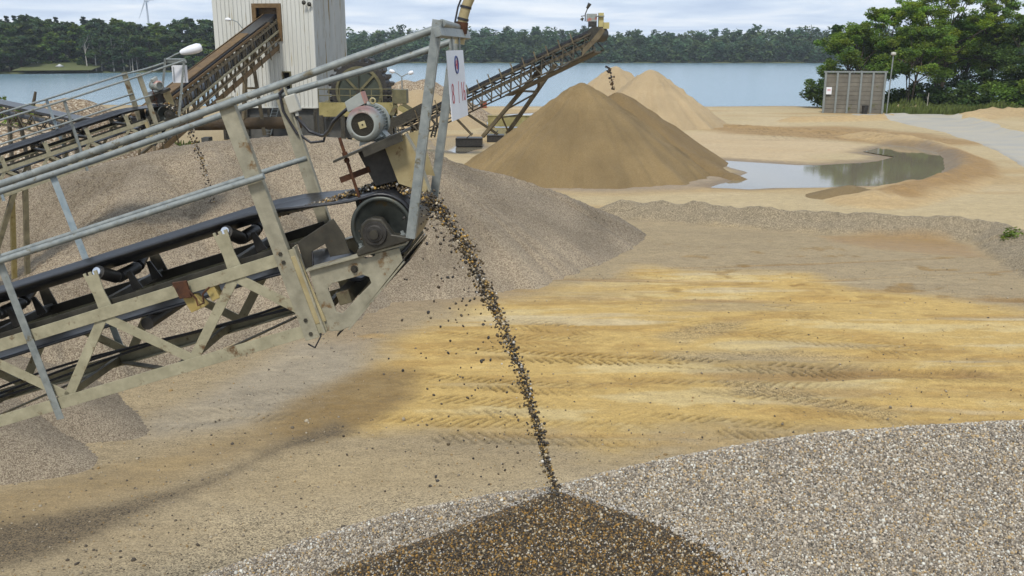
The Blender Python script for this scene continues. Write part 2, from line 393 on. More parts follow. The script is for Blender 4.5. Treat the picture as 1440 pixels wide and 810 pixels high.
class MB:
    def __init__(s): s.v = []; s.f = []; s.sm = []
    def add(s, vs, fs, smooth=False):
        b = len(s.v); s.v += [tuple(p) for p in vs]; s.f += [tuple(i + b for i in q) for q in fs]; s.sm += [smooth] * len(fs)
        return s
    def bar(s, a, b, wd, ht, up=(0, 0, 1)):
        a = Vector(a); b = Vector(b); d = (b - a).normalized(); up = Vector(up)
        if abs(d.dot(up)) > 0.97: up = Vector((0, 1, 0)) if abs(d.y) < 0.9 else Vector((1, 0, 0))
        x = d.cross(up).normalized(); y = x.cross(d)
        vs = [p + x * sx * wd / 2 + y * sy * ht / 2 for p in (a, b) for sx, sy in ((-1, -1), (1, -1), (1, 1), (-1, 1))]
        return s.add(vs, [(3, 2, 1, 0), (4, 5, 6, 7), (0, 1, 5, 4), (1, 2, 6, 5), (2, 3, 7, 6), (3, 0, 4, 7)])
    def angle(s, a, b, wd, th=0.006, up=(0, 0, 1), flip=1):
        """L-section bar: one leg in the plane of up, one across"""
        a = Vector(a); b = Vector(b); d = (b - a).normalized(); upv = Vector(up)
        x = d.cross(upv).normalized(); y = x.cross(d)
        s.bar(a, b, th, wd, up)
        o = x * flip * (wd / 2 - th / 2) - y * (wd / 2 - th / 2) + x * flip * th * 0.5
        return s.bar(a + o, b + o, wd - th, th, up)
    def box(s, c, d, rz=0.0):
        c = Vector(c); R = Matrix.Rotation(rz, 3, 'Z')
        vs = [c + R @ Vector((sx * d[0] / 2, sy * d[1] / 2, sz * d[2] / 2)) for sz in (-1, 1) for sx, sy in ((-1, -1), (1, -1), (1, 1), (-1, 1))]
        return s.add(vs, [(3, 2, 1, 0), (4, 5, 6, 7), (0, 1, 5, 4), (1, 2, 6, 5), (2, 3, 7, 6), (3, 0, 4, 7)])
    def tube(s, pts, r, n=10, r2=None, cap=True):
        pts = [Vector(p) for p in pts]; m = len(pts); rings = []
        ref = None
        for i, p in enumerate(pts):
            d = (pts[min(i + 1, m - 1)] - pts[max(i - 1, 0)]).normalized()
            if ref is None:
                ref = d.orthogonal().normalized()
            x = (ref - d * ref.dot(d)).normalized(); ref = x; y = d.cross(x)
            rr = r if r2 is None else r + (r2 - r) * i / (m - 1)
            rings.append([p + x * cos(2 * pi * k / n) * rr + y * sin(2 * pi * k / n) * rr for k in range(n)])
        vs = [q for rg in rings for q in rg]
        fs = [(i * n + k, i * n + (k + 1) % n, (i + 1) * n + (k + 1) % n, (i + 1) * n + k) for i in range(m - 1) for k in range(n)]
        s.add(vs, fs, True)
        if cap:
            s.add(rings[0], [tuple(range(n - 1, -1, -1))]); s.add(rings[-1], [tuple(range(n))])
        return s
    def lathe(s, c, axis, prof, n=32, smooth=True):
        """prof: list of (distance along axis, radius)"""
        c = Vector(c); ax = Vector(axis).normalized(); x = ax.orthogonal().normalized(); y = ax.cross(x)
        vs = [c + ax * t + (x * cos(2 * pi * k / n) + y * sin(2 * pi * k / n)) * max(r, 1e-4) for t, r in prof for k in range(n)]
        fs = [(i * n + k, i * n + (k + 1) % n, (i + 1) * n + (k + 1) % n, (i + 1) * n + k) for i in range(len(prof) - 1) for k in range(n)]
        return s.add(vs, fs, smooth)
    def prism(s, outer, v0, v1, hole=None):
        """polygon in local (x,z), extruded along y from v0 to v1"""
        loops = [outer] + ([hole] if hole else [])
        tris = tessellate_polygon([[Vector((p[0], p[1], 0)) for p in lp] for lp in loops])
        flat = [p for lp in loops for p in lp]; n = len(flat)
        vs = [(p[0], v0, p[1]) for p in flat] + [(p[0], v1, p[1]) for p in flat]
        fs = [tuple(t) for t in tris] + [tuple(i + n for i in reversed(t)) for t in tris]
        b = 0
        for lp in loops:
            m = len(lp)
            fs += [(b + i, b + (i + 1) % m, n + b + (i + 1) % m, n + b + i) for i in range(m)]
            b += m
        return s.add(vs, fs)
    def sheet(s, rows, th=0.0, nrm=None):
        n = len(rows[0]); vs = [p for r in rows for p in r]
        fs = [(i * n + k, i * n + k + 1, (i + 1) * n + k + 1, (i + 1) * n + k) for i in range(len(rows) - 1) for k in range(n - 1)]
        return s.add(vs, fs, True)
    def build(s, name, mat, parent=None, bevel=0.0, fix=True):
        me = bpy.data.meshes.new(name)
        me.from_pydata([tuple(p) for p in s.v], [], s.f); me.validate()
        me.materials.append(MATS[mat] if isinstance(mat, str) else mat)
        if len(s.sm) == len(me.polygons): me.polygons.foreach_set('use_smooth', s.sm)
        if fix:
            import bmesh
            bm = bmesh.new(); bm.from_mesh(me); bmesh.ops.recalc_face_normals(bm, faces=bm.faces[:]); bm.to_mesh(me); bm.free()
        o = link(name, me, parent)
        if bevel:
            md = o.modifiers.new('bevel', 'BEVEL'); md.width = bevel; md.segments = 2; md.limit_method = 'ANGLE'; md.angle_limit = radians(40)
        return o

# ------------------------------------------------------------------ terrain
LAKE_Z = -0.5
puddle_main = [(800 + x / 2.25, 60 + y / 2.25) for x, y in
    [(490, 370), (600, 376), (780, 386), (950, 376), (1010, 362), (925, 346), (1020, 322), (1100, 328), (1180, 345), (1205, 375), (1200, 400), (1150, 430), (1080, 446), (800, 452), (560, 458), (470, 452), (540, 430), (575, 408), (510, 388)]]
PUD = [Gs(puddle_main),
       Gs([(676, 168), (720, 160), (766, 158), (772, 166), (740, 174), (756, 184), (720, 190), (690, 188), (700, 178)]),
       Gs([(612, 197), (640, 192), (676, 206), (650, 214), (618, 208)])]
BERMS = [  # polyline in world xy, height, half width
    (Gs([(872, 300), (960, 306), (1080, 315), (1200, 322), (1330, 329), (1400, 332), (1436, 352), (1500, 392)]), 0.62, 1.25),
    (Gs([(1216, 193), (1300, 205), (1345, 226), (1352, 244), (1318, 262), (1262, 277), (1225, 285)]), 0.5, 2.0),
    (Gs([(1000, 176), (1060, 180), (1120, 183), (1215, 190)]), 0.22, 1.1),
    (Gs([(1115, 171), (1230, 168), (1262, 166), (1280, 168)]), 0.45, 1.6),
    (Gs([(1370, 166), (1402, 161), (1440, 163), (1500, 170)]), 0.75, 2.4),
    (Gs([(1372, 172), (1420, 185), (1470, 196)]), 0.5, 2.0),
    (Gs([(1268, 157), (1290, 157)]), 1.0, 1.4),
]
def shore_y(x):
    return 116 + 9 * fbm(x * 0.03 + 3.1, x * 0 + 0.4, 3) + np.where(x > 30, 0.0, 0) + np.clip((x - 42) * 0.5, 0, 60) + np.clip((-40 - x) * 0.15, -3, 30)
def height0(x, y):
    h = 0.10 * fbm(x * 0.12, y * 0.16, 4) + 0.05 * fbm(x * 0.5 + 9, y * 0.9, 4) + 0.02 * fbm(x * 2.2, y * 3.2, 3)
    for pts, hh, wd in BERMS:
        d, _ = seg_dist(x, y, pts)
        d = d + 0.35 * wd * fbm(x * 0.9, y * 0.9, 3)
        h = h + hh * np.clip(1 - d / wd, 0, 1) ** 0.9 * (1 + 0.5 * fbm(x * 1.5, y * 1.5, 2))
    for i, pts in enumerate(PUD):
        sd = poly_sd(x, y, pts) + 0.5 * fbm(x * 0.7, y * 0.7, 3)
        t = sstep(1.2, -0.6, sd)
        h = h * (1 - t) + t * (-0.10)
    s = shore_y(x)
    h = h - np.clip((y - s) * 0.16, 0, 4.0) - 0.0
    return h
TRACKS = [((700, 452), (835, 463), 0.5, 0.8), ((560, 470), (870, 482), 0.6, 0.4), ((600, 492), (1210, 521), 0.42, 1.0), ((540, 528), (830, 549), 0.42, 1.0),
          ((520, 566), (770, 579), 0.6, 0.7), ((470, 600), (930, 612), 0.6, 0.6), ((980, 556), (1330, 592), 0.5, 0.5), ((860, 588), (1160, 612), 0.5, 0.6),
          ((1010, 428), (1190, 447), 0.6, 0.35), ((930, 452), (1320, 500), 0.5, 0.45), ((180, 598), (440, 574), 0.5, 0.45), ((300, 560), (470, 556), 0.5, 0.35),
          ((1120, 520), (1440, 530), 0.5, 0.4), ((850, 540), (1200, 548), 0.5, 0.45), ((960, 605), (1200, 600), 0.5, 0.4), ((190, 745), (330, 700), 0.5, 0.25)]
TR = [(G(*a)[:2], G(*b)[:2], hw, s) for a, b, hw, s in TRACKS]
# long bands of tilled tracks far out
for i in range(7):
    a = G(1010, 178 + i * 2.9)[:2]; b = G(1385 - i * 6, 187 + i * 2.5)[:2]
    TR.append((a, b, 0.6, 0.45))
def tracks(x, y):
    lug = np.zeros(x.shape); body = np.zeros(x.shape)
    for a, b, hw, s in TR:
        ex, ey = b - a; ln = sqrt(ex * ex + ey * ey); ex /= ln; ey /= ln
        t = (x - a[0]) * ex + (y - a[1]) * ey
        d = -(x - a[0]) * ey + (y - a[1]) * ex + 0.25 * fbm(t * 0.12 + a[0], t * 0 + a[1], 2)
        inr = (np.abs(d) < hw * 1.3) & (t > -1) & (t < ln + 1)
        edge = sstep(hw * 1.15, hw * 0.85, np.abs(d)) * sstep(-0.8, 1.5, t) * sstep(ln + 0.8, ln - 1.5, t) * s
        edge = edge * np.clip(1.0 + 2.2 * fbm(t * 0.5 + 7, d * 0.8 + a[0], 3), 0.15, 1.3)
        ph = (t + np.abs(d) * 0.8 * np.sign(b[1] - a[1] + 0.01)) / 0.21
        fr = ph - np.floor(ph)
        ad_ = np.abs(d) / hw
        brk = vnoise(t * 2.3 + a[0] * 3, d * 5 + 40) * 0.6 + vnoise(t * 0.7 + 9, d * 2.5) * 0.6
        l = np.where((fr < 0.42) & (ad_ > 0.12) & (ad_ < 0.95), 1.0, 0.0) * sstep(0.42, 0.62, brk)
        lug = np.maximum(lug, np.where(inr, l * edge, 0)); body = np.maximum(body, np.where(inr, edge, 0))
    return lug, body
def ground_h(x, y):
    x = np.asarray(x, float); y = np.asarray(y, float)
    return height0(x, y)

def lines(parts):
    o = []
    for a, b, st in parts: o += list(np.arange(a, b, st))
    return np.array(o + [parts[-1][1]])
gx = lines([(-900, -200, 70), (-200, -60, 10), (-60, -16, 1.0), (-16, -7, 0.08), (-7, 13, 0.045), (13, 20, 0.08), (20, 34, 0.14), (34, 70, 0.7), (70, 200, 10), (200, 900, 70)])
gy = lines([(-60, 0, 10), (0, 9, 0.5), (9, 29, 0.055), (29, 70, 0.16), (70, 120, 0.4), (120, 180, 3), (180, 260, 20)])
X, Y = np.meshgrid(gx, gy)
Hh = height0(X, Y)
lug, body = tracks(X, Y)
Hh = Hh - 0.045 * lug + 0.012 * body
nx_, ny_ = len(gx), len(gy)
# colours: real sand, gravel and mud zones
def C3(r, g, b): return np.array(alb(r, g, b))[None, None, :]
def mixc(c, t, col): return c * (1 - t[..., None]) + col * t[..., None]
nz1 = fbm(X * 0.10, Y * 0.35, 5); nz2 = fbm(X * 0.35 + 4, Y * 1.3, 5); nz3 = 0.55 * fbm(X * 0.9, Y * 2.2 + 8, 4) + 0.75 * fbm(X * 4.1, Y * 6.7 + 8, 3)
nzb = fbm(X * 0.22 + 40, Y * 0.25, 5)
col = np.ones(X.shape + (3,)) * C3(184, 165, 131)
peb = np.full(X.shape, 0.42); wetm = np.zeros(X.shape)
col = mixc(col, sstep(-0.2, 0.25, nz2) * 0.5, C3(170, 152, 122))
def zone(pts_px, soft, warp):
    sd = poly_sd(X, Y, Gs(pts_px)) + warp * (nz1 * 2.2 + nzb * 1.5) + 0.35 * warp * nz3
    return sstep(soft, -soft, sd)
zy = zone([(470, 590), (560, 525), (545, 470), (640, 430), (760, 412), (890, 398), (905, 376), (1000, 384), (1130, 384), (1200, 402), (1300, 412), (1500, 432), (1560, 600), (1300, 604), (1060, 622), (860, 648), (640, 628), (520, 620)], 0.8, 1.6)
col = mixc(col, zy, C3(219, 186, 116)); peb = peb * (1 - zy * 0.85)
t = zy * sstep(0.04, 0.2, nz2 + 0.2 * nz3); col = mixc(col, t * 0.85, C3(228, 204, 148))
t = zy * sstep(0.05, 0.2, -nz2 - 0.25 * nz3); col = mixc(col, t * 0.55, C3(188, 150, 84))
t = zy * sstep(0.10, 0.30, fbm(X * 0.16 + 30, Y * 0.9 + 3, 4)); col = mixc(col, t * 0.6, C3(182, 166, 134))
t = zy * sstep(0.12, 0.24, fbm(X * 0.14 + 3, Y * 1.6 + 33, 4)) * sstep(16, 19, Y); col = mixc(col, t * 0.65, C3(222, 206, 172))
t = sstep(0.04, -0.16, nz1) * sstep(0.0, 1.0, (1 - zy)) * (Y > 22) * (Y < 34); col = mixc(col, t * 0.25, C3(166, 150, 120))
rl_ = np.random.default_rng(77)
for i in range(15):
    y0_ = rl_.uniform(14.6, 27); x0_ = rl_.uniform(-3, 6); ln_ = rl_.uniform(7, 20); sl_ = rl_.normal(0, 0.06); cv = rl_.normal(0, 0.006); wd_ = rl_.choice([0.05, 0.09, 0.22])
    for off in ((0, 2.1) if i % 3 == 0 else (0,)):
        yc = y0_ + off + sl_ * (X - x0_) + cv * (X - x0_) ** 2
        t = sstep(wd_ * 1.5, wd_ * 0.6, np.abs(Y - yc) + 0.10 * nz3) * sstep(x0_ - 1, x0_ + 2, X) * sstep(x0_ + ln_ + 2, x0_ + ln_ - 2, X)
        dk = i % 4 != 0
        col = mixc(col, t * np.clip(0.25 + 2.0 * nz2, 0.0, 0.55), C3(168, 132, 78) if dk else C3(226, 208, 172)); Hh = Hh - 0.02 * t * (1 if dk else 0)
for q in ([(1020, 538), (1060, 536), (1150, 556), (1270, 582), (1250, 592), (1140, 572), (1040, 550)], [(930, 472), (1000, 452), (1060, 448), (1040, 462), (960, 478)], [(940, 498), (1100, 494), (1210, 503), (1100, 506), (960, 505)]):
    t = zone(q, 0.25, 0.25); col = mixc(col, t * 0.45, C3(180, 162, 128)); peb = np.maximum(peb, t * 0.8)
# pale dried mud under the conveyor head
zp = zone([(190, 600), (300, 560), (420, 480), (520, 478), (500, 520), (440, 572), (330, 600), (200, 624)], 0.5, 0.6)
col = mixc(col, zp * 0.85, C3(178, 166, 146)); peb *= 1 - 0.8 * zp
t = zp * sstep(0.05, 0.2, nz2); col = mixc(col, t * 0.6, C3(196, 180, 152))
# brown wet runnel
zb = zone([(-60, 700), (110, 664), (250, 628), (400, 590), (470, 545), (560, 522), (560, 560), (500, 604), (380, 640), (200, 700), (60, 738), (-60, 760)], 0.45, 0.6)
col = mixc(col, zb * 0.7, C3(164, 140, 98)); peb *= 1 - 0.5 * zb; wetm = np.maximum(wetm, zb * 0.35)
t = zb * sstep(0.0, 0.25, nz2); col = mixc(col, t * 0.5, C3(186, 160, 112))
zk = zone([(380, 612), (440, 566), (520, 520), (585, 520), (570, 552), (520, 592), (440, 620)], 0.5, 0.5)
col = mixc(col, zk * np.clip(0.75 + 1.5 * nz3, 0.3, 0.95), C3(150, 122, 72)); wetm = np.maximum(wetm, zk * 0.3)
# damp gravel band below it
zd = zone([(-60, 812), (-60, 752), (120, 716), (260, 680), (400, 622), (470, 598), (500, 606), (400, 640), (300, 690), (170, 740), (60, 786)], 0.3, 0.35)
col = mixc(col, zd * 0.92, C3(116, 101, 78)); wetm = np.maximum(wetm, zd * 0.25); peb = np.maximum(peb, zd * 0.9)
# warm grey sand lower left
zs = zone([(100, 830), (250, 720), (420, 640), (620, 640), (860, 660), (760, 700), (560, 745), (350, 830)], 0.8, 0.5)
col = mixc(col, zs * 0.7, C3(194, 173, 135))
# mud strips under the pile, mid left
zm = zone([(500, 420), (690, 388), (760, 410), (600, 440), (560, 470), (500, 490), (420, 470)], 0.8, 1.0)
col = mixc(col, zm * 0.6, C3(164, 144, 118))
t = zm * sstep(0.05, 0.22, nz2); col = mixc(col, t * 0.7, C3(196, 160, 98))
# everything beyond the gravel bank
zf = sstep(-0.5, 0.8, Y - np.interp(X, [G(860, 300)[0], G(1100, 312)[0], G(1400, 328)[0], 30], [G(860, 300)[1], G(1100, 312)[1], G(1400, 328)[1], 24]) + 0.4 * nz3)
zf = np.where(X < G(860, 300)[0], sstep(36.5, 38.5, Y), zf)
col = mixc(col, zf, C3(208, 188, 148)); peb = peb * (1 - zf * 0.85)
t = zf * sstep(-0.05, 0.3, nzb); col = mixc(col, t * 0.55, C3(222, 202, 166))
t = zf * sstep(0.08, 0.3, -fbm(X * 0.06, Y * 0.22 + 50, 4)); col = mixc(col, t * 0.6, C3(190, 158, 106))
zt = zone([(1000, 178), (1180, 178), (1290, 188), (1384, 202), (1300, 206), (1100, 192), (1010, 188)], 1.5, 1.5)
col = mixc(col, zt * 0.75, C3(172, 136, 84))
zq = zone([(820, 190), (1000, 186), (1150, 196), (1210, 206), (1130, 228), (1040, 232), (960, 215)], 1.5, 1.0)
col = mixc(col, zq * 0.7, C3(220, 196, 160))
zw1 = zone([(640, 262), (700, 266), (830, 270), (960, 268), (1040, 258), (1060, 246), (1000, 240), (800, 250)], 0.9, 0.5)
col = mixc(col, zw1 * 0.8, C3(172, 156, 138))
# gravel bank colour
for bi, cc, pb in ((0, C3(166, 152, 128), 1.0), (1, C3(206, 178, 132), 0.1), (3, C3(206, 178, 132), 0.1), (4, C3(204, 178, 136), 0.1)):
    d, _ = seg_dist(X, Y, BERMS[bi][0]); t = sstep(BERMS[bi][2] * 1.15, BERMS[bi][2] * 0.8, d + 0.3 * nz3)
    col = mixc(col, t * 0.9, cc); peb = peb * (1 - t) + pb * t
d_, _ = seg_dist(X, Y, Gs([(1330, 214), (1372, 230), (1378, 245), (1330, 262), (1262, 279)]))
t = sstep(1.5, 0.4, d_ + 0.8 * nz2); col = mixc(col, t * 0.75, C3(164, 130, 82))
# shallow brown pool behind the bank
zpool = zone([(1160, 333), (1230, 331), (1330, 336), (1372, 346), (1388, 362), (1330, 360), (1230, 350), (1170, 340)], 0.4, 0.4)
col = mixc(col, zpool * 0.85, C3(176, 140, 84)); peb *= 1 - zpool; wetm = np.maximum(wetm, zpool * 0.8)
# wet rims of the puddles
for pts in PUD:
    sd = poly_sd(X, Y, pts) + 0.5 * nz3
    t = sstep(1.5, 0.1, sd + 0.5 * nz2); col = mixc(col, t * 0.85, C3(138, 114, 78)); wetm = np.maximum(wetm, t * 0.7); peb *= 1 - t
# rutted lumps along the sand edge
t = sstep(0.14, 0.26, fbm(X * 1.1, Y * 1.6, 4)) * sstep(23, 25, Y) * sstep(33, 30, Y) * sstep(2, 4, X)
Hh += 0.10 * t * fbm(X * 4, Y * 4, 3); col = mixc(col, t * 0.6, C3(158, 124, 66))
# shore grass soil
tg = sstep(-3, 3, Y - shore_y(X) + 16 + 6 * nzb) * sstep(40, 46, X)
col = mixc(col, tg * 0.8, np.array((0.09, 0.11, 0.035))[None, None, :])
tw = sstep(-4, 0, Y - shore_y(X) + 2 * nzb); col = mixc(col, tw * 0.6, C3(170, 142, 100))
far_l = sstep(-17, -21, X) * sstep(30, 40, Y); col = mixc(col, far_l * 0.6, C3(176, 158, 124))
col = col * (1 - 0.5 * lug[..., None]) * (1 - 0.07 * body[..., None])
col = np.clip(col * (1 + 0.22 * nz3[..., None]) * np.array([1.02, 1.0, 0.94])[None, None, :], 0.005, 0.9)
nearp = sstep(2.6, 0.2, poly_sd(X, Y, [(-4.6, 4), (-4.9, 9), (-3.5, 11.0), (0, 11.6), (4, 12.4), (9, 12.4), (9, 4)]) + 1.2 * nz2)
peb = np.maximum(np.maximum(peb, 0.28), nearp * 0.95); col = mixc(col, nearp * 0.55, C3(196, 180, 150))
V = np.stack([X, Y, Hh], -1).reshape(-1, 3)
idx = np.arange(nx_ * ny_).reshape(ny_, nx_)
F = np.stack([idx[:-1, :-1], idx[:-1, 1:], idx[1:, 1:], idx[1:, :-1]], -1).reshape(-1, 4)
gm = np_mesh('ground', V, F, ground_material(), attrs={'col': col.reshape(-1, 3), 'mask': np.stack([peb, wetm, peb * 0], -1).reshape(-1, 3)}, smooth=True)
tag(link('ground', gm), 'sand and gravel yard floor with tyre tracks', kind='structure')

# lake, puddles
wm = water_material('lake_water', (0.165, 0.26, 0.315), 0.18, 0.55, 0.22, 0.28)
me = np_mesh('lake', [(-1450, 95, LAKE_Z), (1450, 95, LAKE_Z), (1450, 1590, LAKE_Z), (-1450, 1590, LAKE_Z)], [(0, 1, 2, 3)], wm)
tag(link('lake', me), 'rippled blue-grey lake', kind='structure')
pm = water_material('puddle_water', (0.19, 0.165, 0.115), 0.05, 2.0, 0.004, 0.5, 0.3)
for i, pts in enumerate(PUD):
    c = np.mean(pts, axis=0)
    big = [tuple(c + (np.array(p) - c) * (1.0) + (np.array(p) - c) / np.linalg.norm(np.array(p) - c) * 0.9) for p in pts]
    b = MB(); tr = tessellate_polygon([[Vector((p[0], p[1], 0)) for p in big]])
    b.add([(p[0], p[1], -0.055) for p in big], [tuple(t) for t in tr])
    o = b.build('puddle', pm)
    tag(o, ['wide puddle on the sand reflecting sky and trees', 'pale puddle behind the slanting legs of the far conveyor', 'small pale puddle beside the black pontoon'][i], kind='structure')

# pale road on the right
rp = Gs([(1720, 330), (1580, 268), (1500, 233), (1440, 206), (1380, 188), (1330, 176), (1290, 166), (1262, 161)])
rows = []
RW = [3.0, 3.0, 3.0, 2.9, 3.0, 3.6, 4.6, 5.6]
pts2 = []
for i in range(len(rp) - 1):
    for k in range(10):
        t = k / 10; pts2.append((np.array(rp[i]) * (1 - t) + np.array(rp[i + 1]) * t, RW[i] * (1 - t) + RW[i + 1] * t))
pts2.append((np.array(rp[-1]), RW[-1]))
for i, (p, hw) in enumerate(pts2):
    d = pts2[min(i + 1, len(pts2) - 1)][0] - pts2[max(i - 1, 0)][0]; d = d / np.linalg.norm(d); n = np.array((-d[1], d[0]))
    r = []
    for k in np.linspace(-1, 1, 13):
        q = p + n * hw * k * (1 + 0.22 * float(fbm(np.array(i * 0.23 + k * 3), np.array(k * 5.0 + 2), 3)) * 2)
        z = float(height0(np.array([q[0]]), np.array([q[1]]))[0])
        r.append((q[0], q[1], z + (0.05 if abs(k) < 0.99 else -0.25)))
    rows.append(r)
o = MB().sheet(rows).build('road', 'road_surface'); tag(o, 'pale dusty concrete track curving to the trees', kind='structure')

# far shores
def strip(name, pts, depth, z0, z1, mat, label):
    rows = []
    for f, z in ((0, LAKE_Z - 0.6), (0.01, LAKE_Z + 0.5), (0.3, z0), (1.0, z1)):
        rows.append([(x, y + depth * f, z) for x, y in pts])
    o = MB().sheet(rows).build(name, mat); tag(o, label, kind='structure')
LS = [(-420, 250), (-176, 281), (-140, 300), (-104, 320), (-88, 330)]
strip('terrain', LS, 160, 1.2, 9.0, 'far_soil', 'wooded left bank across the lake')
strip('terrain', [(-260, 552), (-60, 545), (200, 545), (520, 556), (1100, 600)], 300, 1.5, 10, 'far_soil', 'far wooded lake bank')
hl = []
hp = [(-1400, 2), (-800, 6), (-200, 8), (200, 8), (560, 26), (650, 46), (720, 52), (800, 47), (1000, 40), (1400, 20)]
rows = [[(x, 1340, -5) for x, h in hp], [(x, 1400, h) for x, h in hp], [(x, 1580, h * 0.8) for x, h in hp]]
tag(MB().sheet(rows).build('hills', 'hill_haze_blue'), 'hazy wooded hills on the horizon', kind='structure')

# ------------------------------------------------------------------ piles
o_grid = {}
def pile(name, label, ridges, slope, mat, step, group=None, base=-0.15, noise=0.05, rill=0.05, round_=0.25, cat='pile', nscale=0.8, extra=None, peaks=True):
    """ridges: list of polylines of world points (x,y,z); height = max(z - slope * distance)"""
    pts = []
    for rd in ridges:
        rd = [np.array(q, float) for q in rd]
        if len(rd) == 1: pts.append(rd[0])
        for a, b in zip(rd[:-1], rd[1:]):
            n = max(2, int(np.linalg.norm(b - a) / (step * 2.5)))
            for t in np.linspace(0, 1, n): pts.append(a * (1 - t) + b * t)
    pts = np.array(pts)
    zmax = pts[:, 2]
    ext = (zmax - base) / slope + 0.5
    x0, x1 = (pts[:, 0] - ext).min(), (pts[:, 0] + ext).max(); y0, y1 = (pts[:, 1] - ext).min(), (pts[:, 1] + ext).max()
    xs = np.arange(x0, x1 + step, step); ys = np.arange(y0, y1 + step, step)
    A, B = np.meshgrid(xs, ys)
    Z = np.full(A.shape, -99.0); ANG = np.zeros(A.shape); DST = np.zeros(A.shape)
    for p in pts:
        dd = np.hypot(A - p[0], B - p[1])
        h = p[2] - slope * (np.sqrt(dd * dd + round_ * round_) - round_)
        better = h > Z
        Z = np.where(better, h, Z); ANG = np.where(better, np.arctan2(B - p[1], A - p[0]), ANG); DST = np.where(better, dd, DST)
    # rills run down the slope
    rl = (0.7 * fbm(ANG * 6 + 10 + A * 0.02, DST * 0.12 + 3, 4) + 0.5 * fbm(ANG * 21 + A * 0.35, DST * 0.10 + B * 0.05, 3)) * rill * sstep(0, 1.2, DST)
    Z = Z + rl + noise * 2 * fbm(A * nscale, B * nscale, 4)
    if extra is not None: Z = extra(A, B, Z)
    keep = Z > base
    quad = keep[:-1, :-1] | keep[:-1, 1:] | keep[1:, 1:] | keep[1:, :-1]
    idx = np.arange(A.size).reshape(A.shape)
    Fq = np.stack([idx[:-1, :-1], idx[:-1, 1:], idx[1:, 1:], idx[1:, :-1]], -1)[quad]
    used = np.unique(Fq); remap = np.zeros(A.size, int); remap[used] = np.arange(len(used))
    c = np.array((pts[:, 0].mean(), pts[:, 1].mean(), 0))
    VV = np.stack([A.ravel(), B.ravel(), np.maximum(Z, base - 0.1).ravel()], -1)[used] - c
    me = np_mesh(name, VV, remap[Fq], mat, smooth=True)
    o = link(name, me); o.location = c
    tag(o, label, cat, group)
    o_grid[o.name] = (xs, ys, Z)
    return o
def Pk(px, py, Yd): return tuple(P(px, py, Yd))
# foreground
crest = [Pk(330, 803, 6.12), Pk(450, 760, 6.30), Pk(580, 722, 6.46), Pk(700, 700, 6.56), Pk(792, 688, 6.62), Pk(900, 661, 6.62), Pk(1000, 640, 6.62), Pk(1100, 622, 6.65), Pk(1200, 610, 6.7), Pk(1320, 601, 6.75), Pk(1440, 596, 6.8), Pk(1620, 592, 6.9), Pk(1900, 600, 7.1)]
pile_dry = pile('gravel_pile', 'big pale dry gravel pile along the bottom with speckled grey stones', [crest], 0.66, 'gravel_dry', 0.03, noise=0.015, rill=0.05, round_=0.12, nscale=1.6)
pile_wet = pile('gravel_pile', 'dark wet fresh gravel cone under the falling stones', [[Pk(784, 697, 6.40), Pk(640, 752, 6.08), Pk(500, 802, 5.86)], [Pk(784, 697, 6.40), Pk(850, 717, 6.24), Pk(950, 752, 6.02), Pk(1090, 802, 5.80)]], 0.66, 'gravel_wet', 0.025, noise=0.012, rill=0.07, round_=0.10, nscale=2.0)
# big grey pile behind the near conveyor
pile('gravel_pile', 'huge grey-brown gravel pile behind the near conveyor',
     [[Pk(-60, 268, 26), Pk(120, 236, 27), Pk(215, 214, 28), Pk(300, 197, 29), Pk(390, 190, 29.6), Pk(450, 190, 30), Pk(560, 202, 30.5), Pk(640, 231, 31), Pk(750, 264, 32.2), Pk(836, 300, 33.2)],
      [Pk(300, 205, 28.5), Pk(330, 275, 25.5)], [Pk(215, 216, 28), Pk(180, 300, 23.5), Pk(60, 400, 19.5)], [Pk(560, 205, 30.3), Pk(600, 300, 28.5)]],
     0.6, 'gravel_mid', 0.10, noise=0.14, rill=0.48, round_=0.7, nscale=0.55)
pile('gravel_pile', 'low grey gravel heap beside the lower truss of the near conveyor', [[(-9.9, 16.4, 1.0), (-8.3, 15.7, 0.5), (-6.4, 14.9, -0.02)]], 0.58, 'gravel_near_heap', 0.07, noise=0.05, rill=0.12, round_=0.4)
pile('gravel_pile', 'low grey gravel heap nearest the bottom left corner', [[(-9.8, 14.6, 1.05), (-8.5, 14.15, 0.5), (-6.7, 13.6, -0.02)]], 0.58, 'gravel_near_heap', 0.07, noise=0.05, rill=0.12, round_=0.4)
# sand
pile('sand_pile', 'tall brown sand cone in front of the far conveyor', [[Pk(820, 116, 51.5)], [Pk(846, 140, 52), Pk(890, 172, 51.5), Pk(950, 214, 49.5)]], 0.73, 'sand_brown', 0.16, noise=0.16, rill=0.75, round_=0.25)
pile('sand_pile', 'darker damp sand cone under the far conveyor head', [[Pk(869, 130, 56)], [Pk(905, 172, 55), Pk(955, 205, 52.5), Pk(1005, 233, 50), Pk(1034, 246, 48.5)]], 0.66, 'sand_damp', 0.16, noise=0.12, rill=0.35, round_=0.35)
pile('sand_pile', 'tall pale sand cone nearest the lake with a darker flank', [[Pk(915, 97, 85)], [Pk(940, 122, 84), Pk(960, 142, 83)]], 0.74, 'sand_light', 0.25, noise=0.12, rill=0.9, round_=0.3)
pile('sand_pile', 'pale sand cone peeking out behind the tallest pale one', [[Pk(866, 92, 94)]], 0.72, 'sand_light', 0.3, noise=0.12, rill=0.9, round_=0.3)
pile('gravel_pile', 'reddish stony pile behind the bucket wheel', [[Pk(570, 113, 96), Pk(598, 112, 96), Pk(640, 136, 95)]], 0.6, 'gravel_reddish', 0.3, noise=0.15, rill=0.3, round_=0.8)
pile('sand_pile', 'small rounded pale sand pile beside the bucket wheel', [[Pk(590, 126, 84)]], 0.62, 'sand_light', 0.25, noise=0.08, rill=0.2, round_=1.2)
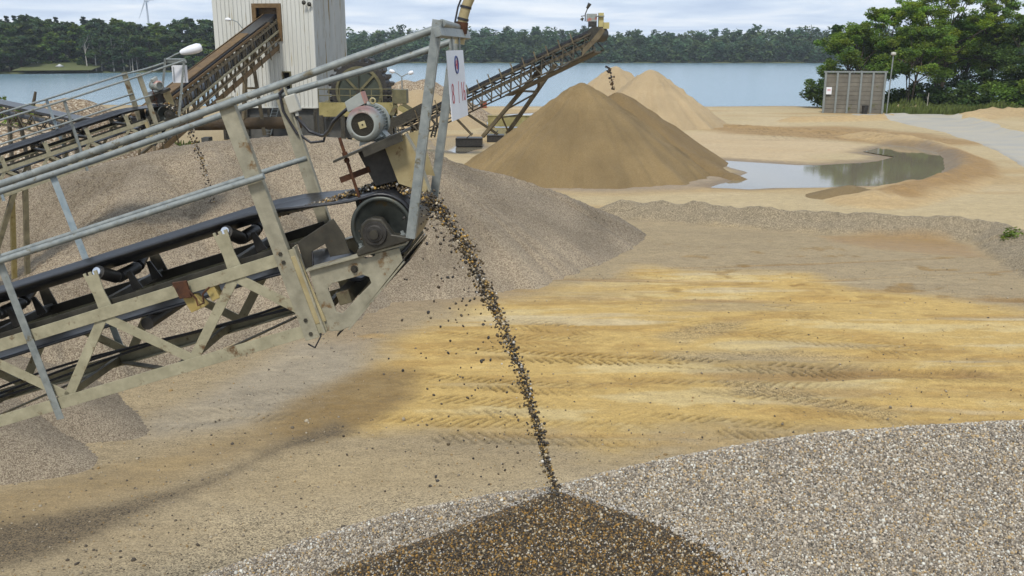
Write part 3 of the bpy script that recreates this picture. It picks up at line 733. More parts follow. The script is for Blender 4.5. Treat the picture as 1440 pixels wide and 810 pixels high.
pile('gravel_pile', 'reddish stony pile on the lake shore at the left', [[Pk(60, 150, 52), Pk(93, 138, 55), Pk(112, 140, 55)]], 0.62, 'gravel_reddish', 0.25, noise=0.15, rill=0.25, round_=0.6)
pile('gravel_pile', 'pale coarse stone pile under the dark lattice conveyor', [[Pk(-60, 166, 46), Pk(8, 176, 46), Pk(40, 190, 45)]], 0.6, 'gravel_reddish', 0.25, noise=0.15, rill=0.2, round_=0.6)
pile('sand_pile', 'small low sand heap beside the wide puddle', [[tuple(G(1196, 277)[:2]) + (0.52,)], [tuple(G(1180, 277)[:2]) + (0.42,), tuple(G(1215, 278)[:2]) + (0.40,)]], 0.33, 'sand_brown', 0.08, noise=0.03, rill=0.05, round_=0.3)
# ------------------------------------------------------------------ stones helper
_ico_v = None
def ico():
    global _ico_v
    t = (1 + sqrt(5)) / 2
    v = np.array([(-1, t, 0), (1, t, 0), (-1, -t, 0), (1, -t, 0), (0, -1, t), (0, 1, t), (0, -1, -t), (0, 1, -t), (t, 0, -1), (t, 0, 1), (-t, 0, -1), (-t, 0, 1)], float)
    v /= np.linalg.norm(v[0])
    f = np.array([(0, 11, 5), (0, 5, 1), (0, 1, 7), (0, 7, 10), (0, 10, 11), (1, 5, 9), (5, 11, 4), (11, 10, 2), (10, 7, 6), (7, 1, 8),
                  (3, 9, 4), (3, 4, 2), (3, 2, 6), (3, 6, 8), (3, 8, 9), (4, 9, 5), (2, 4, 11), (6, 2, 10), (8, 6, 7), (9, 8, 1)])
    return v, f
IV, IF = ico()
def rand_rot(n):
    q = rng.normal(size=(n, 4)); q /= np.linalg.norm(q, axis=1)[:, None]
    w_, x, y, z = q.T
    return np.stack([1 - 2 * (y * y + z * z), 2 * (x * y - z * w_), 2 * (x * z + y * w_), 2 * (x * y + z * w_), 1 - 2 * (x * x + z * z), 2 * (y * z - x * w_),
                     2 * (x * z - y * w_), 2 * (y * z + x * w_), 1 - 2 * (x * x + y * y)], -1).reshape(n, 3, 3)
WETC = np.array([alb(*c) for c in [(76, 62, 40), (104, 86, 54), (50, 46, 42), (178, 146, 84), (206, 190, 160), (132, 114, 86), (64, 58, 52), (214, 168, 76), (230, 224, 212), (82, 68, 48)]])
WETP = np.array([.14, .13, .14, .14, .09, .10, .09, .07, .05, .05])
def stones(name, pos, size, mat, cols=WETC, prob=WETP, parent=None, origin=(0, 0, 0)):
    n = len(pos)
    sh = IV[None] * (1 + 0.35 * (rng.random((n, 12, 1)) - 0.5)) * (0.65 + 0.7 * rng.random((n, 1, 3)))
    sh = np.einsum('nij,nkj->nki', rand_rot(n), sh) * np.asarray(size)[:, None, None]
    V = (sh + np.asarray(pos)[:, None, :] - np.asarray(origin)).reshape(-1, 3)
    F = (IF[None] + 12 * np.arange(n)[:, None, None]).reshape(-1, 3)
    c = cols[rng.choice(len(cols), n, p=prob)] * (0.8 + 0.4 * rng.random((n, 1)))
    return link(name, np_mesh(name, V, F, mat, tint=np.repeat(c, 12, axis=0), smooth=False), parent)

# ------------------------------------------------------------------ the two handrail belt conveyors
def belt_conveyor(label, M, post_u, low, detailed):
    """local axes: x along the belt (uphill +), y across (away), z square to the belt; origin at the head drum"""
    W = 1.0
    root = thing('belt_conveyor', label, 'conveyor', matrix=M, group='belt conveyors with handrails')
    bv = 0.004 if detailed else 0
    ST = 'painted_steel'
    # chords and bracing of both truss sides
    for v in (0.0, W):
        fl = 1 if v == 0 else -1
        MB().angle((low, v, -0.035), (-0.64, v, -0.035), 0.085, 0.010, (0, 0, 1), -fl).build('chord', ST, root, bv / 2)
        MB().angle((low, v, -0.545), (-0.62, v, -0.555), 0.085, 0.010, (0, 0, 1), -fl).build('chord', ST, root, bv / 2)
        k = 0
        u = -0.69
        while u > low + 1.0:
            lo_r, up, lo_l = u + (-0.0 if k else -0.05), u - 0.42, u - 0.91
            if k == 0:
                MB().bar((-0.66, v + 0.012 * fl, -0.50), (-1.10, v + 0.012 * fl, -0.06), 0.012, 0.068, (0, 0, 1)).build('brace', ST, root, bv / 2)
                MB().bar((-1.10, v + 0.012 * fl, -0.06), (-1.60, v + 0.012 * fl, -0.525), 0.012, 0.068, (0, 0, 1)).build('brace', ST, root, bv / 2)
                u = -1.60
            else:
                MB().bar((u, v + 0.014 * fl, -0.525), (u - 0.49, v + 0.014 * fl, -0.055), 0.012, 0.068, (0, 0, 1)).build('brace', ST, root, bv / 2)
                MB().bar((u - 0.49, v + 0.014 * fl, -0.055), (u - 0.97, v + 0.014 * fl, -0.525), 0.012, 0.068, (0, 0, 1)).build('brace', ST, root, bv / 2)
                u -= 0.97
            k += 1
    # cross members and plan bracing underneath
    u = -0.75; k = 0
    while u > low:
        MB().bar((u, 0.03, -0.55), (u, W - 0.03, -0.55), 0.05, 0.05).build('cross_member', 'painted_steel_dark', root, bv / 2)
        if u - 0.97 > low:
            a, b_ = (0.03, W - 0.03) if k % 2 else (W - 0.03, 0.03)
            MB().bar((u - 0.03, a, -0.575), (u - 0.94, b_, -0.575), 0.05, 0.01).build('plan_brace', 'painted_steel_dark', root)
        u -= 0.97; k += 1
    # stringers that carry the rollers
    for v in (0.09, W - 0.09):
        MB().bar((low, v, 0.0), (-0.66, v, 0.0), 0.012, 0.07).build('stringer', 'dark_steel', root, bv / 2)
    # troughed belt: carrying run, round the drum, return run
    PC, PR = (-0.07, -0.05), 0.212
    prof_v = [0.17, 0.245, 0.33, 0.5, 0.67, 0.755, 0.83]
    wing = [1.0, 0.5, 0.0, 0.0, 0.0, 0.5, 1.0]
    rows = []
    us = list(np.arange(low, -0.9, 0.25)) + [-0.9, -0.7, -0.5, -0.35, -0.22, -0.12]
    for u in us:
        t = float(sstep(-0.1, -1.1, np.array(u)))
        base = PC[1] + PR + 0.012 + (0.02 - (PC[1] + PR + 0.012) + 0.205) * float(sstep(-0.12, -0.8, np.array(u)))
        rows.append([(u, v, base + 0.075 * t * wg) for v, wg in zip(prof_v, wing)])
    for a in np.linspace(88, -62, 16):
        rows.append([(PC[0] + (PR + 0.012) * cos(radians(a)), v, PC[1] + (PR + 0.012) * sin(radians(a))) for v in prof_v])
    for (u, w_) in ((-0.18, -0.32), (-0.34, -0.36), (-0.46, -0.30), (-0.55, -0.20), (-0.72, -0.16), (-1.0, -0.15)):
        rows.append([(u, v, w_) for v in prof_v])
    for u in np.arange(-1.5, low, -0.5):
        rows.append([(u, v, -0.15 - 0.012 * sin((u + 1.0) * 2.6) ** 2) for v in prof_v])
    bm = MB().sheet(rows); bo = bm.build('belt', 'rubber', root, fix=False)
    sd = bo.modifiers.new('thickness', 'SOLIDIFY'); sd.thickness = 0.016; sd.offset = 0
    # roller stations
    u = -1.09; i = 0
    while u > low:
        st = MB()
        st.prism([(u - 0.045, 0.0), (u + 0.055, 0.0), (u + 0.045, 0.10), (u + 0.055, 0.26), (u + 0.03, 0.26), (u + 0.03, 0.235), (u + 0.012, 0.235), (u + 0.012, 0.26), (u - 0.012, 0.26), (u - 0.012, 0.235), (u - 0.03, 0.235), (u - 0.03, 0.26), (u - 0.05, 0.26), (u - 0.04, 0.10)], 0.02, 0.032)
        station = st.build('roller_bracket', 'painted_steel', root, bv / 2)
        MB().prism([(u - 0.06, 0.0), (u + 0.06, 0.0), (u + 0.03, 0.26), (u - 0.03, 0.26)], W - 0.03, W - 0.018).build('roller_bracket', 'dark_steel', root, bv / 2)
        MB().bar((u, 0.05, 0.025), (u, W - 0.05, 0.025), 0.07, 0.05).build('roller_beam', 'dark_steel', root, bv / 2)
        for a, b_ in (((u, 0.13, 0.235), (u, 0.32, 0.15)), ((u, 0.36, 0.143), (u, 0.64, 0.143)), ((u, 0.68, 0.15), (u, 0.88, 0.235))):
            rb = MB().tube([a, b_], 0.045, 18).build('roller', 'black_steel', root)
            if detailed:
                A = Vector(a); B = Vector(b_); d = (B - A).normalized()
                MB().tube([A - d * 0.025, A + d * 0.002], 0.030, 14).build('roller_end', 'chrome', rb)
                MB().tube([B - d * 0.002, B + d * 0.02], 0.022, 14).build('roller_end', 'chrome', rb)
        if detailed:
            MB().prism([(u + 0.07, 0.02), (u + 0.15, 0.02), (u + 0.11, 0.16), (u + 0.08, 0.16)], 0.33, 0.345).build('roller_bracket', 'black_steel', root)
            MB().prism([(u + 0.07, 0.02), (u + 0.15, 0.02), (u + 0.11, 0.16), (u + 0.08, 0.16)], 0.655, 0.67).build('roller_bracket', 'black_steel', root)
        if i % 2 == 1 or not detailed:
            MB().tube([(u + 0.2, 0.1, -0.205), (u + 0.2, W - 0.1, -0.205)], 0.045, 16).build('return_roller', 'black_steel', root)
        u -= 0.97; i += 1
    # head frame
    hole = [(-0.52, -0.32), (-0.48, -0.295), (-0.26, -0.30), (-0.225, -0.325), (-0.225, -0.37), (-0.33, -0.425), (-0.485, -0.515), (-0.52, -0.49)]
    outer = [(-0.60, -0.165), (-0.40, -0.175), (-0.22, -0.18), (-0.2, -0.2), (-0.14, -0.2), (-0.13, -0.185), (0.035, -0.195), (0.03, -0.285), (-0.46, -0.615), (-0.54, -0.625), (-0.63, -0.60), (-0.615, -0.35)]
    for v0 in (0.01, W - 0.025):
        hp_ = MB().prism(outer, v0, v0 + 0.015, hole).build('head_plate', 'grey_green_paint', root, bv)
        MB().bar((-0.61, v0 + 0.02, -0.158), (0.10, v0 + 0.02, -0.178), 0.11, 0.014).build('flange', 'grey_green_paint', hp_, bv / 2)
        MB().bar((0.03, v0 + 0.02, -0.30), (-0.48, v0 + 0.02, -0.63), 0.07, 0.012).build('flange', 'grey_green_paint', hp_, bv / 2)
        MB().bar((-0.635, v0 - 0.01, -0.60), (-0.63, v0 - 0.01, 0.02), 0.07, 0.014, (1, 0, 0)).build('flange', 'grey_green_paint', hp_, bv / 2)
        if detailed:
            MB().lathe((-0.30, v0 - 0.022, -0.245), (0, 1, 0), [(0, 0.0), (0, 0.016), (0.02, 0.016), (0.02, 0.026), (0.03, 0.026), (0.03, 0.0)], 20, False).build('bolt', 'dark_steel', hp_)
    # channel upright beside the front post
    MB().bar((-0.675, 0.0, -0.04), (-0.655, 0.0, -0.53), 0.10, 0.016, (0, 1, 0)).build('end_channel', 'beige_plate', root, bv)
    # bent belt shield
    MB().prism([(-0.63, -0.15), (-0.62, 0.035), (-0.33, 0.115), (-0.30, 0.0), (-0.30, -0.14), (-0.44, -0.125), (-0.44, -0.03), (-0.55, -0.055), (-0.58, -0.15)], 0.045, 0.057).build('belt_shield', 'dark_steel', root, bv)
    MB().bar((-0.36, W - 0.1, -0.2), (-0.30, W - 0.1, 0.16), 0.12, 0.03, (0, 1, 0)).build('shield_post', 'dark_steel', root, bv)
    # slanting chute plate behind the head plates
    MB().add([(0.07, 0.1, -0.29), (0.07, 0.9, -0.29), (-0.60, 0.9, -0.66), (-0.60, 0.1, -0.66), (0.06, 0.1, -0.31), (0.06, 0.9, -0.31), (-0.61, 0.9, -0.68), (-0.61, 0.1, -0.68)],
             [(0, 1, 2, 3), (7, 6, 5, 4), (0, 4, 5, 1), (1, 5, 6, 2), (2, 6, 7, 3), (3, 7, 4, 0)]).build('chute_plate', 'black_steel', root)
    MB().bar((-0.45, 0.05, -0.42), (-0.45, 0.95, -0.42), 0.09, 0.09).build('tension_beam', 'painted_steel_dark', root, bv)
    # drum
    R = PR
    dr = MB().lathe((PC[0], 0.165, PC[1]), (0, 1, 0), [(0.06, 0.0), (0.06, 0.05), (0.035, 0.06), (0.028, R * 0.80), (0.012, R * 0.86), (0.0, R * 0.88), (0.0, R * 0.97), (0.01, R), (0.66, R), (0.67, R * 0.97), (0.67, R * 0.88), (0.64, R * 0.8), (0.62, 0.06), (0.62, 0.0)], 64).build('drum', 'drum_steel', root)
    MB().tube([(PC[0], -0.10, PC[1]), (PC[0], W + 0.08, PC[1])], 0.030, 20).build('shaft', 'dark_steel', dr)
    for v0 in ((-0.05, W - 0.03)):
        pb = MB()
        pb.prism([(-0.235, -0.155), (-0.23, -0.125), (-0.17, -0.105), (-0.165, -0.02), (-0.14, 0.03), (-0.10, 0.052), (-0.05, 0.052), (0.0, 0.03), (0.02, -0.03), (0.035, -0.09), (0.10, -0.12), (0.135, -0.135), (0.135, -0.165), (-0.235, -0.165)], v0, v0 + 0.085)
        bh = pb.build('bearing_housing', 'dark_steel', root, 0.010 if detailed else 0)
        MB().lathe((PC[0], v0 - 0.028, PC[1]), (0, 1, 0), [(0, 0.0), (0.0, 0.028), (0.006, 0.032), (0.006, 0.052), (0.012, 0.058), (0.012, 0.076), (0.03, 0.082), (0.03, 0.0)], 28, False).build('bearing_cap', 'black_steel', bh)
        for uu in (-0.2, 0.095):
            MB().lathe((uu, v0 + 0.04, -0.14), (0, 0, 1), [(0, 0.02), (0.03, 0.02), (0.03, 0.012), (0.05, 0.012), (0.05, 0.0)], 6, False).build('bolt', 'galvanised', bh)
    # drive guard and motor plate
    MB().prism([(-0.10, 0.475), (0.13, 0.475), (0.10, 0.20), (-0.06, 0.21)], 0.36, 0.80).build('guard_box', 'black_steel', root, bv)
    gp = MB().prism([(0.10, 0.47), (0.22, 0.492), (0.262, 0.484), (0.292, 0.34), (0.292, 0.10), (0.27, 0.07), (0.11, 0.185)], 0.31, 0.32).build('guard_plate', 'beige_plate', root, bv / 2)
    MB().prism([(0.255, 0.49), (0.268, 0.484), (0.298, 0.34), (0.298, 0.07), (0.288, 0.07), (0.288, 0.34)], 0.31, 0.40).build('flange', 'grey_green_paint', gp, bv / 2)
    MB().prism([(0.105, 0.47), (0.285, 0.47), (0.285, 0.12), (0.105, 0.2)], 0.79, 0.80).build('guard_plate', 'beige_plate', root)
    mp_ = MB().prism([(-0.235, 0.455), (0.265, 0.500), (0.265, 0.516), (-0.235, 0.471)], 0.17, 0.60).build('motor_plate', 'dark_steel', root, bv / 2)
    MB().prism([(-0.02, 0.43), (0.262, 0.455), (0.262, 0.50), (-0.02, 0.475)], 0.165, 0.175).build('flange', 'dark_steel', mp_)
    rod = MB().tube([(-0.155, 0.24, 0.60), (-0.165, 0.24, 0.12)], 0.011, 10).build('threaded_rod', 'rust', root)
    MB().tube([(-0.157, 0.24, 0.50), (-0.158, 0.24, 0.47)], 0.021, 6).build('nut', 'rust', rod)
    MB().tube([(-0.159, 0.24, 0.455), (-0.16, 0.24, 0.43)], 0.021, 6).build('nut', 'rust', rod)
    MB().bar((-0.245, 0.23, 0.33), (-0.06, 0.36, 0.335), 0.012, 0.04).build('rod_bracket', 'rust', root)
    # motor, axis across the belt
    mc = (0.035, 0.19, 0.635)
    mo = MB().lathe(mc, (0, 1, 0), [(0.055, 0.0), (0.055, 0.110), (0.10, 0.110), (0.10, 0.104), (0.30, 0.104), (0.30, 0.125), (0.34, 0.125), (0.34, 0.09), (0.36, 0.05), (0.36, 0.0)], 48, False).build('motor', 'motor_paint', root)
    MB().lathe(mc, (0, 1, 0), [(0.0, 0.076), (-0.004, 0.079), (0.0, 0.088), (0.012, 0.104), (0.03, 0.115), (0.05, 0.119), (0.115, 0.119), (0.115, 0.115), (0.05, 0.114), (0.01, 0.086), (0.008, 0.076)], 56).build('fan_cover', 'fan_cover_paint', mo)
    # pierced grille
    if detailed:
        grb = MB(); r = 0.078; nn = 11
        for k in range(-nn, nn + 1):
            x = k * r / nn; hh = sqrt(max(r * r - x * x, 1e-6))
            grb.bar((mc[0] + x, mc[1] + 0.006, mc[2] - hh), (mc[0] + x, mc[1] + 0.006, mc[2] + hh), 0.0026, 0.003, (0, 1, 0))
            grb.bar((mc[0] - hh, mc[1] + 0.008, mc[2] + x), (mc[0] + hh, mc[1] + 0.008, mc[2] + x), 0.0026, 0.003, (0, 1, 0))
        gr_o = grb.build('fan_grille', 'dark_steel', mo)
        MB().lathe((mc[0], mc[1] + 0.03, mc[2]), (0, 1, 0), [(0, 0.0), (0, 0.10)], 32, False).build('fan_void', 'dark_void', mo)
        MB().box((mc[0] - 0.002, mc[1] - 0.001, mc[2]), (0.046, 0.004, 0.046)).build('name_plate', 'brass_plate', mo)
        MB().lathe((mc[0], mc[1] - 0.006, mc[2]), (0, 1, 0), [(0, 0.0), (0, 0.006), (0.004, 0.006)], 12, False).build('centre_screw', 'black_steel', mo)
        fins = MB()
        for a in np.linspace(0, 2 * pi, 30, endpoint=False):
            p0 = (mc[0] + 0.105 * cos(a), mc[1] + 0.118, mc[2] + 0.105 * sin(a)); p1 = (p0[0], mc[1] + 0.295, p0[2])
            fins.bar(p0, p1, 0.004, 0.022, (cos(a), 0, sin(a)))
        fo = fins.build('cooling_fins', 'motor_paint', mo); fo['kind'] = 'stuff'
        MB().lathe((mc[0] + 0.045, mc[1] + 0.16, mc[2] + 0.115), (0, 0, 1), [(0, 0.02), (0.012, 0.02), (0.012, 0.012), (0.02, 0.012)], 14).build('lifting_eye', 'motor_paint', mo)
        tr_ = MB().tube([(mc[0] + 0.075 + 0.018 * cos(a), mc[1] + 0.2, mc[2] + 0.128 + 0.018 * sin(a)) for a in np.linspace(0, 2 * pi, 17)], 0.006, 8)
        tr_.build('lifting_eye', 'brass_plate', mo)
        MB().prism([(mc[0] + 0.02, mc[2] - 0.14), (mc[0] + 0.10, mc[2] - 0.125), (mc[0] + 0.07, mc[2] - 0.06), (mc[0] + 0.03, mc[2] - 0.08)], 0.33, 0.47).build('motor_foot', 'motor_paint', mo)
    MB().prism([(mc[0] - 0.085, mc[2] - 0.13), (mc[0] + 0.085, mc[2] - 0.115), (mc[0] + 0.06, mc[2] - 0.08), (mc[0] - 0.06, mc[2] - 0.08)], 0.25, 0.48).build('motor_foot', 'motor_paint', mo)
    tb = MB().prism([(mc[0] - 0.085, mc[2] + 0.105), (mc[0] + 0.04, mc[2] + 0.125), (mc[0] + 0.04, mc[2] + 0.205), (mc[0] - 0.085, mc[2] + 0.175)], 0.27, 0.41).build('terminal_box', 'motor_paint', mo, bv)
    MB().prism([(mc[0] + 0.041, mc[2] + 0.127), (mc[0] + 0.044, mc[2] + 0.127), (mc[0] + 0.044, mc[2] + 0.207), (mc[0] + 0.041, mc[2] + 0.207)], 0.272, 0.408).build('lid', 'motor_paint_faded', tb)
    # front posts of the handrail, splayed
    GV = 'galvanised'
    for v0 in (-0.03, W):
        MB().angle((0.165, v0, -0.16), (0.775, v0, 1.09), 0.06, 0.008, (0, 1, 0), 1).build('rail_post', GV, root, bv / 2)
    MB().bar((0.735, -0.12, 1.03), (0.79, W + 0.14, 1.01), 0.045, 0.06).build('rail_crosspiece', 'galvanised', root, bv / 2)
    MB().tube([(0.77, -0.03, 1.075), (0.77, W, 1.07)], 0.024, 12).build('rail_crosspiece', 'galvanised', root)
    # wide channel posts near the head and slim posts further down
    MB().bar((post_u, -0.005, -0.62), (post_u + 0.01, -0.005, 1.06), 0.016, 0.105, (1, 0, 0)).bar((post_u - 0.046, 0.02, -0.62), (post_u - 0.036, 0.02, 1.06), 0.05, 0.014, (1, 0, 0)).bar((post_u + 0.046, 0.02, -0.62), (post_u + 0.056, 0.02, 1.06), 0.05, 0.014, (1, 0, 0)).build('rail_post', 'grey_green_paint', root, bv / 2)
    MB().bar((post_u + 0.04, W, -0.56), (post_u + 0.08, W, 1.06), 0.016, 0.105, (1, 0, 0)).bar((post_u - 0.006, W + 0.02, -0.56), (post_u + 0.034, W + 0.02, 1.06), 0.05, 0.014, (1, 0, 0)).bar((post_u + 0.086, W - 0.02, -0.56), (post_u + 0.126, W - 0.02, 1.06), 0.05, 0.014, (1, 0, 0)).build('rail_post', 'grey_green_paint', root, bv / 2)
    if detailed:
        for dz in (-0.58, -0.48, -0.06, 0.0):
            MB().lathe((post_u + 0.01 * (dz > 0), -0.022, dz), (0, 1, 0), [(0, 0.0), (0, 0.014), (0.012, 0.014), (0.012, 0.0)], 6, False).build('bolt', 'dark_steel', root)
    pu = post_u - 1.92; nposts = 0
    while pu > low:
        a = MB().angle((pu - 0.02, -0.02, -0.66), (pu + 0.08, -0.02, 1.0), 0.055, 0.007, (1, 0, 0), 1).build('rail_post', 'galvanised_blue' if nposts % 2 else 'galvanised', root, bv / 2)
        MB().angle((pu, W + 0.02, -0.62), (pu + 0.05, W + 0.02, 1.0), 0.055, 0.007, (1, 0, 0), 1).build('rail_post', 'galvanised_blue', root, bv / 2)
        pu -= 1.92; nposts += 1
    # rails
    for v0, topw in ((-0.03, 1.055), (W, 1.0)):
        MB().tube([(low, v0, 0.99 - 0.01 * (v0 > 0)), (-2.2, v0, 0.99), (post_u, v0, 1.02), (0.2, v0, topw - 0.01), (0.76, v0, topw)], 0.024, 14).build('handrail', GV, root)
        MB().tube([(low, v0 - 0.03 * (v0 < 0.5), 0.5), (post_u + 0.10, v0 - 0.03 * (v0 < 0.5), 0.52)], 0.021, 12).build('middle_rail', GV, root)
    # clamp box on the chord
    if detailed:
        MB().prism([(-1.50, 0.035), (-1.40, 0.02), (-1.41, -0.10), (-1.49, -0.085)], -0.06, -0.038).build('clamp', 'rust', root, bv)
        MB().prism([(-1.49, -0.08), (-1.40, -0.095), (-1.36, -0.19), (-1.47, -0.205)], -0.02, 0.06).build('pull_switch', 'yellow_bracket', root, bv)
        MB().prism([(-1.33, -0.05), (-1.26, -0.06), (-1.25, -0.165), (-1.31, -0.175)], 0.0, 0.08).build('pull_switch', 'yellow_bracket', root, bv)
        MB().tube([(-1.42, -0.05, -0.02), (-1.38, -0.06, -0.12), (-1.39, -0.055, -0.165), (-1.345, -0.05, -0.16), (-1.33, -0.05, -0.10), (-1.27, -0.045, -0.07)], 0.007, 8).build('hook_wire', 'rust', root)
        # cables lying along the lower chord
        for q in range(3):
            MB().tube([(u, 0.78 + 0.05 * q, -0.50 + 0.03 * sin(u * 2.2 + q) + 0.012 * q) for u in np.arange(low, -0.7, 0.2)], 0.011, 6).build('cable', 'cable_rubber', root)
        MB().tube([(-0.06, 0.33, 0.765), (-0.12, 0.33, 0.74), (-0.20, 0.40, 0.71), (-0.30, 0.6, 0.665), (-0.40, 0.8, 0.64), (-0.46, 0.93, 0.645), (-0.54, 0.96, 0.70), (-0.60, 0.97, 0.83), (-0.60, 0.97, 0.93)], 0.012, 8).build('cable', 'cable_rubber', root)
        MB().tube([(-0.60, 0.98, 1.06), (-0.66, 0.97, 1.03), (-0.68, 0.97, 0.9), (-0.64, 0.97, 0.72), (-0.56, 0.96, 0.62), (-0.46, 0.95, 0.60), (-0.42, 0.95, 0.66)], 0.010, 8).build('cable', 'cable_rubber', root)
        jb = MB().box((-0.585, 0.955, 0.93), (0.085, 0.06, 0.13)).build('junction_box', 'pale_plastic', root, 0.008)
        MB().tube([(-0.585, 0.955, 0.865), (-0.585, 0.955, 0.835)], 0.014, 10).build('cable_gland', 'pale_plastic', jb)
        MB().tube([(-0.60, 0.3, 0.02), (-0.68, 0.0, -0.62), (-0.74, -0.02, -0.68), (-0.80, 0.05, -0.66)], 0.006, 6).build('cable', 'cable_rubber', root)
    # trestle legs
    for uu in ((-3.9,) if not detailed else (-7.2,)):
        for v0 in (0.05, W - 0.05):
            hz = (M @ Vector((uu, v0, -0.56))).z
            R3 = M.to_3x3().transposed()
            for sgn in (-1, 1):
                top = Vector((uu + 0.12 * sgn, v0, -0.56)); hor = (M.to_3x3() @ Vector((1, 0, 0))); hor.z = 0; hor.normalize()
                foot = R3 @ (Vector((0, 0, -(hz + 0.1))) + hor * (-1.5 if sgn < 0 else -0.35))
                MB().bar(top, top + foot, 0.10, 0.10).build('leg', 'yellow_bracket' if v0 > 0.5 else 'painted_steel_dark', root)
    return root

O1 = P(540, 312, 6.0); M1 = frame(O1, radians(3), radians(17.5))
near_conv = belt_conveyor('near grey-green belt conveyor throwing wet stones off its head drum', M1, -0.735, -9.6, True)
O2 = P(240, 157, 23); M2 = frame(O2, radians(-45), radians(15))
back_conv = belt_conveyor('small belt conveyor behind, its head above the grey pile and handrails crossing the lake', M2, -0.45, -9.0, False)

# sign on the near conveyor
def text_mesh(txt, size, ext, name):
    cu = bpy.data.curves.new(name, 'FONT'); cu.body = txt; cu.size = size; cu.extrude = ext; cu.align_x = 'CENTER'; cu.align_y = 'CENTER'; cu.resolution_u = 3; cu.offset = -0.005
    ob = bpy.data.objects.new(name, cu); COL.objects.link(ob)
    dg = bpy.context.evaluated_depsgraph_get()
    me = bpy.data.meshes.new_from_object(ob.evaluated_get(dg)); bpy.data.objects.remove(ob); bpy.data.curves.remove(cu)
    return me
a = Vector(P(631.5, 121, 6.12)); b = Vector(P(654.5, 117, 6.68))
ctr = (a + b) / 2; xd = (b - a).normalized(); zd = Vector((0, 0, 1)); zd = (zd - xd * zd.dot(xd)).normalized()
tilt = Matrix.Rotation(radians(-4), 3, 'Y')
zd = (tilt @ zd).normalized(); xd = (xd - zd * xd.dot(zd)).normalized(); nd = xd.cross(zd)
MS = Matrix.Identity(4)
for i, ax in enumerate((xd, nd * -1, zd)):
    for k in range(3): MS[k][i] = ax[k]
MS = Matrix(((xd.x, -nd.x, zd.x, ctr.x), (xd.y, -nd.y, zd.y, ctr.y), (xd.z, -nd.z, zd.z, ctr.z), (0, 0, 0, 1)))
SW, SH = (b - a).length, 0.45
sg = thing('sign', 'white sign board reading 8/16 in red on the conveyor handrail', 'sign', matrix=MS)
# which face looks at the camera: local y sign
ys = -1 if (MS.to_3x3() @ Vector((0, -1, 0))).dot(Vector((0, 0, CAM_H)) - ctr) > 0 else 1
MB().box((0, 0, 0), (SW, 0.004, SH)).build('panel', 'white_board', sg, 0.001)
def on_sign(me, x, z, sx, mat, nm):
    me.materials.clear(); me.materials.append(MATS[mat])
    o = link(nm, me, sg)
    o.rotation_euler = (radians(90), 0, 0) if ys < 0 else (radians(90), 0, radians(180))
    o.location = (x, ys * 0.0045, z); o.scale = (sx, 1, 1)
    return o
on_sign(text_mesh('8', 0.20, 0.001, 'digit'), -0.19 * (1 if ys < 0 else -1), -0.06, 0.85, 'red_ink', 'digit')
on_sign(text_mesh('/', 0.22, 0.001, 'digit'), 0.0, -0.06, 0.7, 'red_ink', 'digit')
on_sign(text_mesh('16', 0.20, 0.001, 'digit'), 0.16 * (1 if ys < 0 else -1), -0.06, 0.8, 'red_ink', 'digit')
lg = MB().tube([(0.055 * cos(t), ys * 0.004, 0.13 + 0.055 * sin(t)) for t in np.linspace(0, 2 * pi, 25)], 0.006, 6).build('logo_ring', 'blue_ink', sg)
MB().box((0, ys * 0.004, 0.13), (0.05, 0.004, 0.014)).box((-0.024, ys * 0.004, 0.13), (0.010, 0.004, 0.06)).box((0.024, ys * 0.004, 0.13), (0.010, 0.004, 0.06)).build('logo_mark', 'red_ink', sg)
MB().tube([(-SW * 0.12, 0.0, SH / 2), (-SW * 0.12, 0.0, SH / 2 + 0.10)], 0.007, 8).build('hanger', 'galvanised', sg)
MB().tube([(SW * 0.32, 0.0, SH / 2), (SW * 0.32, 0.0, SH / 2 + 0.10)], 0.007, 8).build('hanger', 'galvanised', sg)

# bent brown pipe clamped on the head of the handrail
pp = [(646, 62), (649, 40), (652, 22), (656, 8), (663, -8), (676, -22), (700, -34), (760, -42)]
bp_ = thing('bent_pipe', 'bent beige pipe with a rusty collar rising above the sign', 'pipe', tuple(P(646, 62, 6.85)))
o0 = Vector(P(646, 62, 6.85))
MB().tube([Vector(P(x, y, 6.85)) - o0 for x, y in pp], 0.036, 16).build('tube', 'beige_plate', bp_)
MB().tube([Vector(P(648, 47, 6.85)) - o0, Vector(P(650, 31, 6.85)) - o0], 0.044, 16).build('collar', 'rust', bp_)
for q in ((651, 27), (655, 10)):
    c0 = Vector(P(*q, 6.85)) - o0
    MB().tube([c0 - Vector((0.002, 0, 0.008)), c0 + Vector((0.002, 0, 0.008))], 0.042, 16).build('clip', 'cable_rubber', bp_)
MB().tube([Vector(P(x - 7, y, 6.82)) - o0 for x, y in [(645, 46), (647, 30), (651, 10), (657, -6), (668, -20)]], 0.007, 6).build('cable', 'cable_rubber', bp_)

